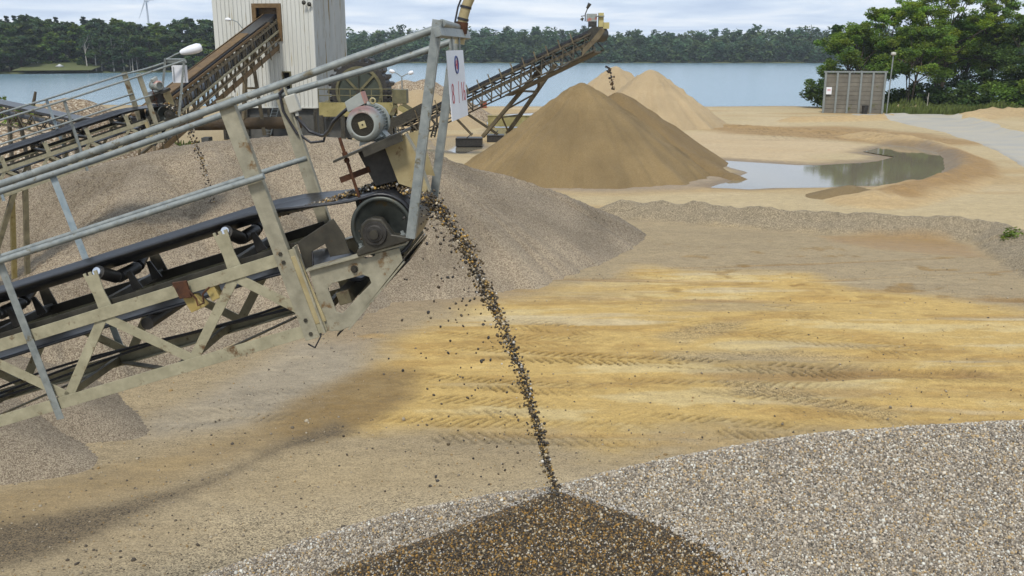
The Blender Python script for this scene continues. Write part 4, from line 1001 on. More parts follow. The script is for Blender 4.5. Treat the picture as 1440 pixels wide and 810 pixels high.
# falling stones of the near conveyor
def to_world(M, p): return np.array(M @ Vector(p))
path = [(-0.9, 0.22), (-0.5, 0.21), (-0.2, 0.205), (-0.05, 0.2), (0.08, 0.165)]
sp_pts = [(604, 281), (622, 300), (640, 324), (657, 352), (672, 385), (688, 415), (702, 445), (716, 480), (730, 515), (741, 548), (750, 580), (760, 615), (768, 648), (777, 675), (784, 694)]
Y0, Y1 = 6.25, 6.33
W3 = [to_world(M1, (u, 0.5, w_)) for u, w_ in path]
W3 += [P(x, y, Y0 + (Y1 - Y0) * i / len(sp_pts)) for i, (x, y) in enumerate(sp_pts)]
W3 = np.array(W3); cum = np.concatenate([[0], np.cumsum(np.linalg.norm(np.diff(W3, axis=0), axis=1))])
def along(t):
    return np.stack([np.interp(t, cum, W3[:, k]) for k in range(3)], -1)
n_belt = cum[5]
cl = rng.uniform(n_belt * 0.9, cum[-1], 300); clo = rng.normal(size=(300, 3)) * 0.018
pos = []; siz = []
n = 1500                                            # carried on the belt
t = n_belt * (1 - rng.random(n) ** 1.5 * 0.98)
p = along(t); vv = np.clip(rng.normal(0, 0.085, n), -0.2, 0.24) * np.clip(0.25 + t / n_belt, 0.3, 1.0)
va = np.array(M1.to_3x3() @ Vector((0, 1, 0))); wa = np.array(M1.to_3x3() @ Vector((0, 0, 1)))
lift = np.clip((t / n_belt) * 0.055 * (1 - (vv / 0.24) ** 2), 0, 1) * rng.random(n)
p = p + va * vv[:, None] * 1.1 + wa * (lift - 0.02 + 0.008)[:, None]; pos.append(p); siz.append(rng.uniform(0.007, 0.013, n))
n = 2600                                            # the falling rope of stones
ci = rng.choice(300, n); t = n_belt + (cum[-1] - n_belt) * rng.random(n) ** 1.35
near = np.abs(cl[None, ci[:1]] - 0) * 0
t = np.where(rng.random(n) < 0.6, np.clip(cl[ci] + rng.normal(0, 0.03, n), n_belt * 0.97, cum[-1]), t)
f = np.clip((t - n_belt) / (cum[-1] - n_belt), 0, 1)
p = along(t) + rng.normal(size=(n, 3)) * (np.array([0.022, 0.085, 0.020])[None] * (1.0 - 0.55 * f[:, None])) + np.where(f[:, None] > 0.1, clo[ci] * 0.8, clo[ci] * 0.4)
keep = (rng.random(n) < (1.0 - 0.45 * f)); p = p[keep]; pos.append(p); siz.append(rng.uniform(0.005, 0.0115, len(p)))
n = 260                                             # stones scattered just off the rope, on its inner side
t = n_belt + (cum[-1] - n_belt) * rng.random(n) ** 1.6
p = along(t); p[:, 0] -= np.abs(rng.normal(0, 0.06, n)); p[:, 1] += rng.normal(0, 0.1, n); p[:, 2] -= np.abs(rng.normal(0, 0.04, n)); pos.append(p); siz.append(rng.uniform(0.003, 0.009, n))
pos = np.concatenate(pos); siz = np.concatenate(siz)
fg = stones('falling_gravel', pos, siz, 'wet_stone', origin=W3[6]); fg.location = W3[6]
tag(fg, 'stream of wet brown stones pouring off the near belt onto the pile', 'gravel', kind='stuff')
# stray stones: one object each
lib = [stones('stone', np.zeros((1, 3)), np.array([1.0]), 'wet_stone', WETC[[0, 1, 2, 6, 9]], np.full(5, 0.2)).data for _ in range(12)]
for o in [o for o in bpy.data.objects if o.name.startswith('stone') and not o.get('kind')]: bpy.data.objects.remove(o)
made = 0
while made < 140:
    px = rng.normal(640, 75); py = 300 + 400 * rng.random() ** 1.25
    lim = np.interp(py, [281, 415, 548, 694], [604, 688, 741, 784])
    if px > lim - 8 or px < 395: continue
    if rng.random() > np.exp(-(lim - px) / 95): continue
    o = link('stone', lib[made % 12]); o.location = P(px, py, rng.uniform(5.9, 6.6)); s = rng.uniform(0.006, 0.0125)
    o.scale = (s, s, s); o.rotation_euler = tuple(rng.random(3) * 6.28)
    tag(o, 'small dark stone flying loose beside the falling gravel stream', 'stone', 'loose stones in the air'); made += 1

# falling stones of the conveyor behind
sp2 = [(238, 150), (252, 160), (262, 172), (269, 188), (276, 205), (283, 225), (290, 250), (297, 280), (304, 310)]
W2 = np.array([P(x, y, 23 + 2.3 * i / 8) for i, (x, y) in enumerate(sp2)])
c2 = np.concatenate([[0], np.cumsum(np.linalg.norm(np.diff(W2, axis=0), axis=1))])
n = 420; t = c2[-1] * rng.random(n) ** 1.2
t = np.where(rng.random(n) < 0.6, np.round(t / 0.16) * 0.16 + rng.normal(0, 0.03, n), t)
p = np.stack([np.interp(t, c2, W2[:, k]) for k in range(3)], -1) + rng.normal(size=(n, 3)) * 0.05
o = stones('falling_gravel', p, rng.uniform(0.010, 0.027, n), 'wet_stone', origin=W2[3]); o.location = W2[3]
tag(o, 'thin stream of dark stones falling from the conveyor behind onto the grey pile', 'gravel', kind='stuff')

# loose stones lying on the two foreground piles
def bil(g, x, y):
    xs, ys, Z = g
    i = np.clip(((x - xs[0]) / (xs[1] - xs[0])).astype(int), 0, len(xs) - 2); j = np.clip(((y - ys[0]) / (ys[1] - ys[0])).astype(int), 0, len(ys) - 2)
    fx = np.clip((x - xs[i]) / (xs[1] - xs[0]), 0, 1); fy = np.clip((y - ys[j]) / (ys[1] - ys[0]), 0, 1)
    z = Z[j, i] * (1 - fx) * (1 - fy) + Z[j, i + 1] * fx * (1 - fy) + Z[j + 1, i] * (1 - fx) * fy + Z[j + 1, i + 1] * fx * fy
    inside = (x > xs[0]) & (x < xs[-1]) & (y > ys[0]) & (y < ys[-1])
    return np.where(inside, z, -9)
gd, gw = o_grid[pile_dry.name], o_grid[pile_wet.name]
n = 215000
x = rng.uniform(-3.6, 5.4, n); y = rng.uniform(4.6, 7.6, n) + np.where(x < 0, rng.uniform(0, 2.2, n), 0)
zd_, zw_ = bil(gd, x, y), bil(gw, x, y)
top = np.maximum(zd_, zw_)
# keep what lies in front of the lens or on the crest
keep = (top > 0.05)
x, y, zd_, zw_, top = x[keep], y[keep], zd_[keep], zw_[keep], top[keep]
iswet = (zw_ - zd_ + rng.normal(0, 0.026, len(x)) + 0.11 * fbm(x * 2.2, y * 2.2, 4)) > 0
sz = np.clip(rng.lognormal(np.log(0.0062), 0.32, len(x)), 0.0035, 0.014)
DC = np.array([c for _, c in dry]); DP_ = np.diff([p for p, _ in dry] + [1.0]); WC_ = np.array([c for _, c in wet]); WP_ = np.diff([p for p, _ in wet] + [1.0])
pz = np.stack([x, y, top + sz * 0.25], -1)
stone_material('dry_stone', 0.8)
DC = np.minimum(DC * 1.32, 0.58); DC = DC * 0.8 + 0.2 * DC.mean(axis=0)[None]; WC_ = WC_ * np.array([[1.04, 0.98, 0.82]]); WC_ = WC_ * 0.88 + 0.12 * WC_.mean(axis=0)[None]
rim = np.abs(zw_ - zd_ + 0.012) < 0.016
cull = (~iswet) & rim & (rng.random(len(x)) < 0.0)
o = stones('loose_stones', pz[~iswet & rim] - np.array(pile_dry.location), sz[~iswet & rim] * 0.9, 'dry_stone', np.minimum(DC * 0.5 + np.array([[0.24, 0.235, 0.225]]), 0.6), DP_, pile_dry); o['kind'] = 'stuff'
iswet_or_rim = iswet | rim
o = stones('loose_stones', pz[~iswet_or_rim] - np.array(pile_dry.location), sz[~iswet_or_rim], 'dry_stone', DC, DP_, pile_dry); o['kind'] = 'stuff'
o = stones('loose_stones', pz[iswet] - np.array(pile_wet.location), sz[iswet], 'wet_stone', WC_, WP_, pile_wet); o['kind'] = 'stuff'

# single pebbles and clods strewn over the yard floor
n = 9000
y = 10.5 + 17.5 * rng.random(n) ** 1.3; x = rng.uniform(-0.62, 0.62, n) * (y + 2)
yel = (x > -3) & (y > 15.2) & (y < 26.5)
kp = ~yel | (rng.random(n) < 0.35)
x, y = x[kp], y[kp]
zg = height0(x, y) + 0.003
sz = np.clip(rng.lognormal(np.log(0.010), 0.45, len(x)), 0.005, 0.04)
PC_ = np.array([alb(*c) for c in [(150, 138, 118), (120, 108, 90), (190, 176, 150), (92, 82, 68), (176, 146, 96)]])
o = stones('scattered_pebbles', np.stack([x, y, zg], -1), sz, 'dry_stone', PC_, np.full(5, 0.2)); tag(o, 'loose pebbles and clods strewn over the yard floor', 'pebbles', kind='stuff')

# ladder frame, board and lamp at the head of the conveyor behind
lp = thing('lamp', 'white street lamp head on a short stem above the conveyor behind', 'lamp', tuple(M2 @ Vector((0.80, 1.0, 1.07))))
lo = Vector(lp.location)
hx = Vector(P(254, 74, 24)) - lo
MB().tube([(0, 0, 0), hx * 0.6 + Vector((0.02, 0, 0.02)), hx], 0.02, 8).build('stem', 'galvanised', lp)
dirx = (Vector(P(284, 66, 24)) - Vector(P(254, 74, 24)))
hd = MB(); hd.lathe(hx, dirx, [(0, 0.05), (0.06, 0.075), (0.25, 0.11), (0.45, 0.12), (dirx.length - 0.03, 0.09), (dirx.length, 0.02)], 16)
hd.build('lamp_head', 'white_board', lp)
bd = thing('board', 'blank white board hung in the head frame of the conveyor behind', 'board', tuple(P(253, 104, 23.3)))
MB().box((0, 0, 0), (0.36, 0.01, 0.42), radians(28)).build('panel', 'white_board', bd)
MB().box((-0.12, -0.09, 0.0), (0.016, 0.012, 0.36), radians(28)).build('slot', 'galvanised', bd)
MB().box((0.11, 0.03, 0.0), (0.016, 0.012, 0.36), radians(28)).build('slot', 'galvanised', bd)

# ------------------------------------------------------------------ lattice conveyors far off
def lattice_conveyor(name, label, A, B, wd, dp, n, st, top_mat, skirt=None, group=None, taper=1.0, both=True):
    A = Vector(A); B = Vector(B); d = (B - A); Ln = d.length; u = d.normalized(); v = Vector((0, 0, 1)).cross(u).normalized(); wv = u.cross(v)
    M = Matrix(((u.x, v.x, wv.x, A.x), (u.y, v.y, wv.y, A.y), (u.z, v.z, wv.z, A.z), (0, 0, 0, 1)))
    r = thing(name, label, 'conveyor', matrix=M, group=group)
    th = dp * 0.085
    dpt = lambda t: dp * (taper + (1 - taper) * t)
    for s in (-1, 1):
        y = s * wd / 2
        MB().bar((0, y, 0), (Ln, y, 0), th, th).build('chord', st, r)
        MB().bar((0, y, -dpt(0)), (Ln, y, -dpt(1)), th, th).build('chord', st, r)
        bw = th * 0.7
        for k in range(n):
            x0, x1, x2 = Ln * k / n, Ln * (k + 0.5) / n, Ln * (k + 1) / n
            MB().bar((x0, y * 0.97, -dpt(k / n) + th / 2), (x1, y * 0.97, -th / 2), bw, bw).build('brace', st, r)
            MB().bar((x1, y * 0.97, -th / 2), (x2, y * 0.97, -dpt((k + 1) / n) + th / 2), bw, bw).build('brace', st, r)
    MB().bar((-0.2, 0, dp * 0.20), (Ln + 0.15, 0, dp * 0.20), wd * 0.9, dp * 0.16).build('belt', top_mat, r)
    MB().bar((0, 0, -dp * 0.35), (Ln, 0, -dp * 0.35), wd * 0.8, dp * 0.05).build('return_belt', 'rubber', r)
    for k in range(0, n + 1, 1):
        MB().bar((Ln * k / n, -wd / 2, dp * 0.05), (Ln * k / n, wd / 2, dp * 0.05), th, th).build('roller_beam', st, r)
    if skirt: MB().bar((0, -wd / 2 - 0.03, -dp * 0.02), (Ln, -wd / 2 - 0.03, -dp * 0.02), 0.04, dp * 0.22).build('side_cover', skirt, r)
    return r, M, Ln
# into the tall building
A3 = P(196, 176, 50); B3 = P(381, 30, 69.5)
c3, M3, L3 = lattice_conveyor('conveyor', 'long brown lattice conveyor climbing into the corrugated building', A3, B3, 0.9, 1.75, 14, 'lattice_brown', 'rubber', None)
MB().bar((0, 0, 0.56), (L3 - 5.0, 0, 0.50), 0.62, 0.10).build('top_cover', 'brown_cover', c3)
MB().bar((0, -0.5, 0.36), (L3 - 1.6, -0.5, 0.30), 0.05, 0.16).build('side_cover', 'brown_cover', c3)
MB().bar((0, 0.5, 0.36), (L3, 0.5, 0.36), 0.05, 0.34).build('side_cover', 'brown_cover', c3)
MB().bar((0, -0.52, -1.70), (L3, -0.52, -1.70), 0.05, 0.36).build('side_cover', 'brown_cover', c3)
MB().bar((0, -0.56, -0.62), (L3, -0.56, -0.62), 0.07, 0.12).build('side_rail', 'painted_steel', c3)
for k in range(40):
    x = L3 * (k + 0.5) / 40
    MB().bar((x, -0.50, -0.6), (x, -0.50, 0.2), 0.08, 0.06).build('stay', 'lattice_dark', c3)
MB().tube([(1, -0.66, -1.1), (L3, -0.66, -1.1)], 0.05, 8).build('pipe', 'lattice_brown', c3)
for k in range(12):
    x = L3 * (k + 0.5) / 12
    MB().bar((x, -0.58, -2.05), (x, -0.58, -1.3), 0.08, 0.06).build('hanger', 'lattice_brown', c3)
for (xa, ya, xb, yb, Yd) in ((346, 66, 343, 168, 66.0), (353, 70, 372, 190, 66.4), (240, 134, 246, 196, 56.0), (232, 140, 226, 200, 56.0)):
    Mi = M3.inverted()
    MB().bar(Mi @ Vector(P(xa, ya, Yd)), Mi @ Vector(P(xb, yb, Yd)), 0.24, 0.24).build('leg', 'lattice_brown', c3)
MB().bar(M3.inverted() @ Vector(P(345, 124, 66)), M3.inverted() @ Vector(P(362, 124, 66.2)), 0.12, 0.12).build('strut', 'lattice_brown', c3)
# stacker over the sand cones
A4 = P(566, 178, 61); B4 = P(836, 48, 54)
c4, M4, L4 = lattice_conveyor('conveyor', 'long dark lattice stacking conveyor dropping sand on the brown cones', A4, B4, 1.1, 0.92, 20, 'lattice_dark', 'rubber', None)
Mi = M4.inverted()
def W2L(px, py, Yd): return Mi @ Vector(P(px, py, Yd))
for k in range(15):
    x = L4 * (0.12 + 0.86 * k / 15)
    MB().bar((x, -0.58, -0.1), (x, -0.58, 0.5), 0.06, 0.05).build('side_bracket', 'lattice_brown', c4)
MB().bar((-0.4, -0.5, 0.35), (2.4, -0.5, 0.40), 0.05, 0.6).build('hopper_side', 'dark_steel', c4)
MB().bar((-0.4, 0.5, 0.35), (2.4, 0.5, 0.40), 0.05, 0.6).build('hopper_side', 'dark_steel', c4)
MB().bar((L4 * 0.56, 0, -1.08), (L4 * 0.99, 0, -0.98), 0.9, 0.10).build('drip_plate', 'lattice_brown', c4)
hd = MB().lathe((L4 + 0.2, -0.5, -0.1), (0, 1, 0), [(0, 0.0), (0, 0.42), (1.0, 0.42), (1.0, 0.0)], 28, False).build('head_drum', 'dark_steel', c4)
MB().prism([(L4 - 0.9, -0.95), (L4 + 0.5, -0.45), (L4 + 0.9, -0.2), (L4 + 0.8, 0.05), (L4 + 0.1, -0.3), (L4 - 0.7, -0.6)], -0.62, -0.56).build('head_plate', 'lattice_brown', c4)
def upbox(cx, cy, Yd, wx, hz, name, mat, dep=0.6):
    c = Vector(P(cx, cy, Yd)); R = M4.to_3x3().transposed()
    mb = MB(); mb.box((0, 0, 0), (wx, dep, hz))
    mb.v = [tuple(Mi @ (c + Vector(q))) for q in mb.v]
    return mb.build(name, mat, c4)
mbx = upbox(832, 25, 54, 0.55, 0.42, 'drive_box', 'motor_paint', 0.5)
upbox(833, 34, 54, 0.45, 0.3, 'drive_mount', 'black_steel', 0.5)
upbox(845, 28, 54, 0.28, 0.75, 'belt_guard', 'pale_yellow', 0.4)
upbox(852, 36, 54, 0.34, 0.34, 'belt_guard', 'pale_yellow', 0.4)
upbox(843, 23, 54, 0.5, 0.05, 'guard_rail', 'galvanised', 0.7)
MB().tube([W2L(823, 30, 54), W2L(823, 20, 54), W2L(827, 10, 54)], 0.03, 6).build('lamp_stem', 'dark_steel', c4)
MB().tube([W2L(825.5, 12, 54), W2L(829.5, 5, 54)], 0.07, 10, 0.11).build('lamp_head', 'dark_steel', c4)
MB().tube([W2L(823, 22, 54), W2L(817, 23, 54)], 0.025, 6).build('lamp_stem', 'dark_steel', c4)
MB().tube([W2L(820, 25, 54), W2L(817.5, 28.5, 54)], 0.06, 10, 0.10).build('lamp_head', 'dark_steel', c4)
for (a_, b_, t_) in (((764, 92, 56.0), (679, 192, 58.6), 0.20), ((781, 91, 57.0), (713, 188, 60.0), 0.20)):
    MB().bar(W2L(*a_), W2L(*b_), t_, t_).build('leg', 'lattice_brown', c4)
for (a_, b_, t_) in (((735, 128, 56.9), (755, 129, 58.0), 0.10), ((712, 154, 57.6), (752, 132, 58.1), 0.10), ((705, 163, 57.8), (716, 188, 60.0), 0.10), ((758, 98, 56.2), (757, 126, 57.9), 0.12), ((700, 166, 57.9), (733, 161, 59.1), 0.08),
                     ((651, 156, 59.0), (700, 189, 59.6), 0.12), ((640, 165, 59.3), (664, 190, 59.3), 0.12)):
    MB().bar(W2L(*a_), W2L(*b_), t_, t_).build('strut', 'lattice_brown', c4)
for (px, py) in ((580, 176), (587, 174)):
    MB().bar(W2L(px, py, 60.6), W2L(px, 190, 60.6), 0.12, 0.12).build('leg', 'lattice_dark', c4)
# dark steel base boxes
for (cx, cy, wx, hz, lab) in ((660, 199, 1.85, 0.55, 'black steel ballast box under the near leg of the stacking conveyor'), (697, 194, 1.25, 0.5, 'black steel ballast box under the far leg of the stacking conveyor')):
    gpt = G(cx, cy + hz * 10)
    o = MB().box((0, 0, hz / 2), (wx, 1.6, hz)).bar((-wx / 2, -0.83, hz), (wx / 2, -0.83, hz), 0.05, 0.08).bar((-wx * 0.1, -0.3, hz), (wx * 0.15, -0.3, hz + 0.35), 0.5, 0.05).build('ballast_box', 'black_steel', None, 0.02)
    o.location = tuple(gpt); tag(o, lab, 'ballast box')
kc = G(680, 152)
o = MB().box((0, 0, 0.4), (0.75, 0.7, 0.7)).box((0, 0, 0.78), (0.85, 0.8, 0.06)).build('crate', 'brick_red', None, 0.02); o.location = tuple(kc); tag(o, 'small brick red crate on the sand under the stacking conveyor', 'crate')
# weathered low concrete wall by the puddle
cw = G(726, 178)
o = MB().box((0, 0, 0.45), (5.0, 0.35, 0.9), radians(-4)).box((0, 0, 0.93), (5.1, 0.45, 0.08), radians(-4)).build('low_wall', 'mossy_steel', None, 0.02); o.location = (cw[0], cw[1], 0); tag(o, 'low mossy wall behind the legs of the stacking conveyor', 'wall')
# clods falling from the stacker
n = 90
t = rng.random(n)
px_ = np.interp(t, [0, 0.5, 1], [852, 855, 864]) + rng.normal(0, 1.6, n); py_ = np.interp(t, [0, 0.5, 1], [50, 92, 128])
p = np.array([P(a_, b_, 54 + 2 * c_) for a_, b_, c_ in zip(px_, py_, t)])
o = stones('falling_sand', p, np.where(t > 0.5, rng.uniform(0.02, 0.08, n), rng.uniform(0.01, 0.028, n)), 'wet_stone', np.array([alb(92, 74, 50), alb(60, 52, 44), alb(140, 108, 66)]), np.array([.4, .3, .3]), origin=p[0]); o.location = p[0]
tag(o, 'clods of damp sand falling from the stacking conveyor head', 'sand', kind='stuff')
# dark lattice at far left
A5 = P(112, 172, 36); B5 = P(-70, 134, 40)
c5, M5, L5 = lattice_conveyor('conveyor', 'dark lattice conveyor entering from the left above the pale stones', A5, B5, 0.9, 0.62, 9, 'lattice_dark', 'rubber', None)
Mi5 = M5.inverted()
for (xa, ya, Yd) in ((96, 184, 36.3), (20, 166, 38)):
    for k in (-0.4, 0.4):
        w0 = Vector(P(xa, ya, Yd)) + Vector((0, k, 0)); MB().bar(Mi5 @ w0, Mi5 @ Vector((w0.x + k * 0.6, w0.y, 0)), 0.12, 0.12).build('leg', 'lattice_dark', c5)

# ------------------------------------------------------------------ tall corrugated building
YB = 70.0
c0 = Vector(P(310, 147, YB)); c1 = Vector(P(446, 149, YB - 0.8))
c0.z = c1.z = 2.4
fw = (c1 - c0); fw.z = 0; FW = fw.length; ang = math.atan2(fw.y, fw.x)
MBD = Matrix.Translation(Vector((c0.x, c0.y, 0))) @ Matrix.Rotation(ang, 4, 'Z')
DP, ZT, ZB = 8.2, 15.5, 2.4
bd_ = thing('tower_building', 'tall pale corrugated metal tower building with rust streaks', 'building', matrix=MBD)
def corr(L_, hole=None, z0=ZB, z1=ZT, pitch=0.30, dep=0.07):
    """trapezoid ribbed sheet in local x-z at y=0, outward -y; hole list of (x0,x1,z0,z1)"""
    xs = []; n = int(L_ / pitch)
    for k in range(n):
        b0 = k * L_ / n; p_ = L_ / n
        xs += [(b0, 0), (b0 + p_ * 0.62, 0), (b0 + p_ * 0.70, -dep), (b0 + p_ * 0.92, -dep)]
    xs.append((L_, 0))
    zs = sorted(set([z0, z1] + [h for q in (hole or []) for h in q[2:]]))
    m = MB()
    for i in range(len(zs) - 1):
        za, zb = zs[i], zs[i + 1]
        for (xa, da), (xb, db) in zip(xs[:-1], xs[1:]):
            mid = (xa + xb) / 2; zm = (za + zb) / 2
            if any(h[0] < mid < h[1] and h[2] < zm < h[3] for h in (hole or [])): continue
            m.add([(xa, da, za), (xb, db, za), (xb, db, zb), (xa, da, zb)], [(0, 1, 2, 3)])
    return m
Mb = MBD.inverted()
def fl(px, py):      # photo point on the front wall -> local x, z
    r = ray(px, py); nrm = MBD.to_3x3() @ Vector((0, 1, 0)); o_ = Vector((c0.x, c0.y, 0))
    t = (o_ - Vector(CP)).dot(nrm) / Vector(r).dot(nrm); q = Mb @ (Vector(CP) + Vector(r) * t)
    return q.x, q.z
hx0, hz1 = fl(357, 8); hx1, hz0 = fl(395, 55)
dx0, dz1 = fl(398, 101); dx1, dz0 = fl(411, 143)
corr(FW, [(hx0, hx1, hz0, hz1), (dx0, dx1, dz0, dz1)]).build('cladding', 'cladding', bd_, fix=False)
sd_ = corr(DP); sd_.v = [(FW - q[1], q[0], q[2]) for q in sd_.v]; sd_.build('cladding', 'cladding_shade_grey', bd_, fix=False)
bk = corr(FW); bk.v = [(FW - q[0], DP - q[1], q[2]) for q in bk.v]; bk.build('cladding', 'cladding', bd_, fix=False)
lf = corr(DP); lf.v = [(q[1], DP - q[0], q[2]) for q in lf.v]; lf.build('cladding', 'cladding', bd_, fix=False)
MB().box((FW + 0.0, 0.0, (ZB + ZT) / 2), (0.16, 0.16, ZT - ZB)).build('corner_trim', 'cladding', bd_)
MB().box((FW / 2, -0.03, ZB + 0.03), (FW, 0.12, 0.1)).build('bottom_trim', 'cladding', bd_)
MB().box((FW / 2, DP / 2, ZT + 0.1), (FW + 0.4, DP + 0.4, 0.2)).build('roof', 'cladding_shade_grey', bd_)
MB().box((FW / 2, DP / 2 + 0.05, 1.2), (FW - 0.5, DP - 0.5, 2.4)).build('plinth', 'plinth_concrete', bd_)
for k in range(5):
    MB().box((0.2 + (FW - 0.4) * k / 4, 0.05, 1.15), (0.22, 0.2, 2.3)).build('column', 'dark_steel', bd_)
def framed(x0, x1, z0, z1, nm, mat, wdt):
    w_ = MB()
    w_.box(((x0 + x1) / 2, -0.02, z1), (x1 - x0 + wdt, 0.22, wdt)).box(((x0 + x1) / 2, -0.02, z0), (x1 - x0 + wdt, 0.22, wdt))
    w_.box((x0, -0.02, (z0 + z1) / 2), (wdt, 0.22, z1 - z0 - wdt)).box((x1, -0.02, (z0 + z1) / 2), (wdt, 0.22, z1 - z0 - wdt))
    f = w_.build(nm, mat, bd_)
    MB().box(((x0 + x1) / 2, 1.2, (z0 + z1) / 2), (x1 - x0 + 0.6, 0.1, z1 - z0 + 0.6)).build('dark_interior', 'dark_void', f)
    return f
hf = framed(hx0, hx1, hz0, hz1, 'conveyor_opening', 'brown_cover', 0.30)
MB().box(((hx0 + hx1) / 2, 0.5, hz1 - 0.35), (hx1 - hx0 - 0.3, 0.06, 0.5)).build('flap', 'brown_cover', hf)
framed(dx0, dx1, dz0, dz1, 'door', 'olive_steel', 0.08)
for (px, py) in ((430, 4), (471, 6)):
    q = fl(px, py); MB().lathe((min(q[0], FW - 0.1), -0.15 if px < 446 else 0.0, q[1]), (0, -1, 0), [(0, 0.05), (0.15, 0.06), (0.3, 0.16), (0.32, 0.0)], 12).build('floodlight', 'dark_steel', bd_)
# wall lamps on thin stems at the opening
o = thing('wall_lamp', 'small white lamp on a curved stem at the building opening', 'lamp', tuple(P(341, 40, 68.8)))
lo = Vector(o.location)
MB().tube([Vector(P(x, y, 68.8)) - lo for x, y in ((341, 40), (334, 31), (327, 28), (321, 27))], 0.04, 6).build('stem', 'galvanised', o)
MB().lathe(Vector(P(325, 28, 68.8)) - lo, (-1, 0, 0.15), [(0, 0.06), (0.2, 0.14), (0.4, 0.08), (0.42, 0)], 10).build('lamp_head', 'white_board', o)
# leaning ladder
la = thing('ladder', 'pale ladder leaning on the dark plinth of the tower building', 'ladder', tuple(G(374, 191)))
lo = Vector(la.location)
pa, pb_ = Vector(P(376, 190, 68.2)) - lo, Vector(P(388, 152, 69.0)) - lo
for s in (-0.22, 0.22): MB().bar(pa + Vector((s, 0, 0)), pb_ + Vector((s, 0, 0)), 0.06, 0.05).build('rail', 'galvanised', la)
for k in range(9):
    c = pa.lerp(pb_, (k + 0.5) / 9); MB().bar(c - Vector((0.22, 0, 0)), c + Vector((0.22, 0, 0)), 0.04, 0.04).build('rung', 'galvanised', la)
# rusty pipeline in front of the plinth
pl = thing('pipeline', 'thick rusty pipe lying on blocks beside the tower building', 'pipe', tuple(G(290, 190)))
lo = Vector(pl.location)
MB().tube([Vector(P(215, 176, 64)) - lo, Vector(P(330, 174, 66)) - lo, Vector(P(424, 172, 67.4)) - lo], 0.42, 16).build('tube', 'pipe_rust', pl)
for px in (235, 290, 345, 400):
    q = Vector(P(px, 184, 65.5)) - lo; MB().box((q.x, q.y, 0.3), (0.5, 0.9, 0.6)).build('block', 'plinth_concrete', pl)

# ------------------------------------------------------------------ bucket wheel on its platform
YW = 66.0
wc = Vector(P(508.5, 128.5, YW))
bw_ = thing('bucket_wheel', 'large dark bucket wheel with a green spoked disc beside the tower building', 'bucket wheel', tuple(wc), rotz=radians(-10))
MB().lathe((0, -0.5, 0), (0, 1, 0), [(0.06, 0.0), (0.06, 1.52), (0.0, 1.52)], 48, False).build('disc', 'green_disc', bw_)
MB().lathe((0, -0.5, 0), (0, 1, 0), [(-0.06, 1.50), (-0.10, 1.53), (-0.10, 1.68), (-0.04, 1.71), (0.05, 1.71), (0.05, 1.50)], 56, False).build('ring', 'olive_steel', bw_)
MB().lathe((0, -0.5, 0), (0, 1, 0), [(0.0, 1.69), (0.0, 2.04), (1.0, 2.04), (1.0, 1.3), (0.9, 1.3), (0.9, 1.69)], 56, False).build('rim', 'black_steel', bw_)
for a in (45, 135, 225, 315, 90, 270):
    ca, sa = cos(radians(a)), sin(radians(a))
    wd_ = 0.16 if a % 90 else 0.04
    MB().bar((0.15 * ca, -0.55, 0.15 * sa), (1.54 * ca, -0.55, 1.54 * sa), 0.08, wd_, (-sa, 0, ca)).build('spoke', 'olive_steel' if a % 90 else 'dark_steel', bw_)
MB().lathe((0, -0.75, 0), (0, 1, 0), [(0, 0.0), (0, 0.18), (0.2, 0.2), (0.2, 0.0)], 16, False).build('hub', 'dark_steel', bw_)
bk_ = None
for k in range(26):
    a = 2 * pi * k / 26
    q = MB().prism([(2.03, -0.16), (2.28, -0.13), (2.38, 0.06), (2.22, 0.18), (2.23, 0.02), (2.03, 0.08)], -0.45, 0.45)
    q.v = [(x * cos(a) - z * sin(a), y, x * sin(a) + z * cos(a)) for x, y, z in q.v]
    q.build('bucket', 'black_steel', bw_)
pf = thing('platform', 'yellow-stained steel platform carrying the bucket wheel', 'platform', (wc.x, wc.y - 1.0, 0))
def pfl(px, py, dy=0.0): q = P(px, py, YW - 1.0 + dy); return Vector((q[0] - wc.x, dy, q[2]))
a_, b_ = pfl(449, 154), pfl(553, 154)
MB().bar(a_, b_, 0.25, 0.95).build('girder', 'mossy_steel', pf)
MB().bar(a_ + Vector((0, 2.4, 0)), b_ + Vector((0, 2.4, 0)), 0.25, 0.95).build('girder', 'mossy_steel', pf)
MB().bar(a_ + Vector((0, 1.2, 0.42)), b_ + Vector((0, 1.2, 0.42)), 2.2, 0.06).build('deck', 'olive_steel', pf)
for k in range(8):
    q = a_.lerp(b_, k / 7); MB().bar(q + Vector((0, -0.05, 0.45)), q + Vector((0, -0.05, 1.4)), 0.06, 0.06).build('rail_post', 'olive_steel', pf)
for h in (0.95, 1.38): MB().tube([a_ + Vector((0, -0.05, h)), b_ + Vector((0, -0.05, h))], 0.035, 6).build('handrail', 'olive_steel', pf)
for px in (452, 482, 520, 548):
    q = pfl(px, 162); MB().bar(q, Vector((q.x, 0, 0)), 0.3, 0.3).build('leg', 'dark_steel', pf)
    MB().bar(q + Vector((0, 2.4, 0)), Vector((q.x, 2.4, 0)), 0.3, 0.3).build('leg', 'dark_steel', pf)
MB().box((pfl(500, 178).x, 1.4, pfl(500, 178).z - 0.2), (4.4, 1.4, 1.3)).build('pump_housing', 'plinth_concrete', pf)
tk = MB(); q0, q1 = pfl(551, 126), pfl(572, 146)
tk.box(((q0.x + q1.x) / 2, 0.6, (q0.z + q1.z) / 2), (q1.x - q0.x, 1.3, q0.z - q1.z)).build('tank', 'olive_steel', pf, 0.03)
MB().bar(pfl(557, 148), pfl(549, 166), 0.3, 0.3).build('strut', 'olive_steel', pf)
MB().bar(pfl(561, 150), pfl(583, 164), 0.7, 0.35).build('chute', 'mossy_steel', pf)
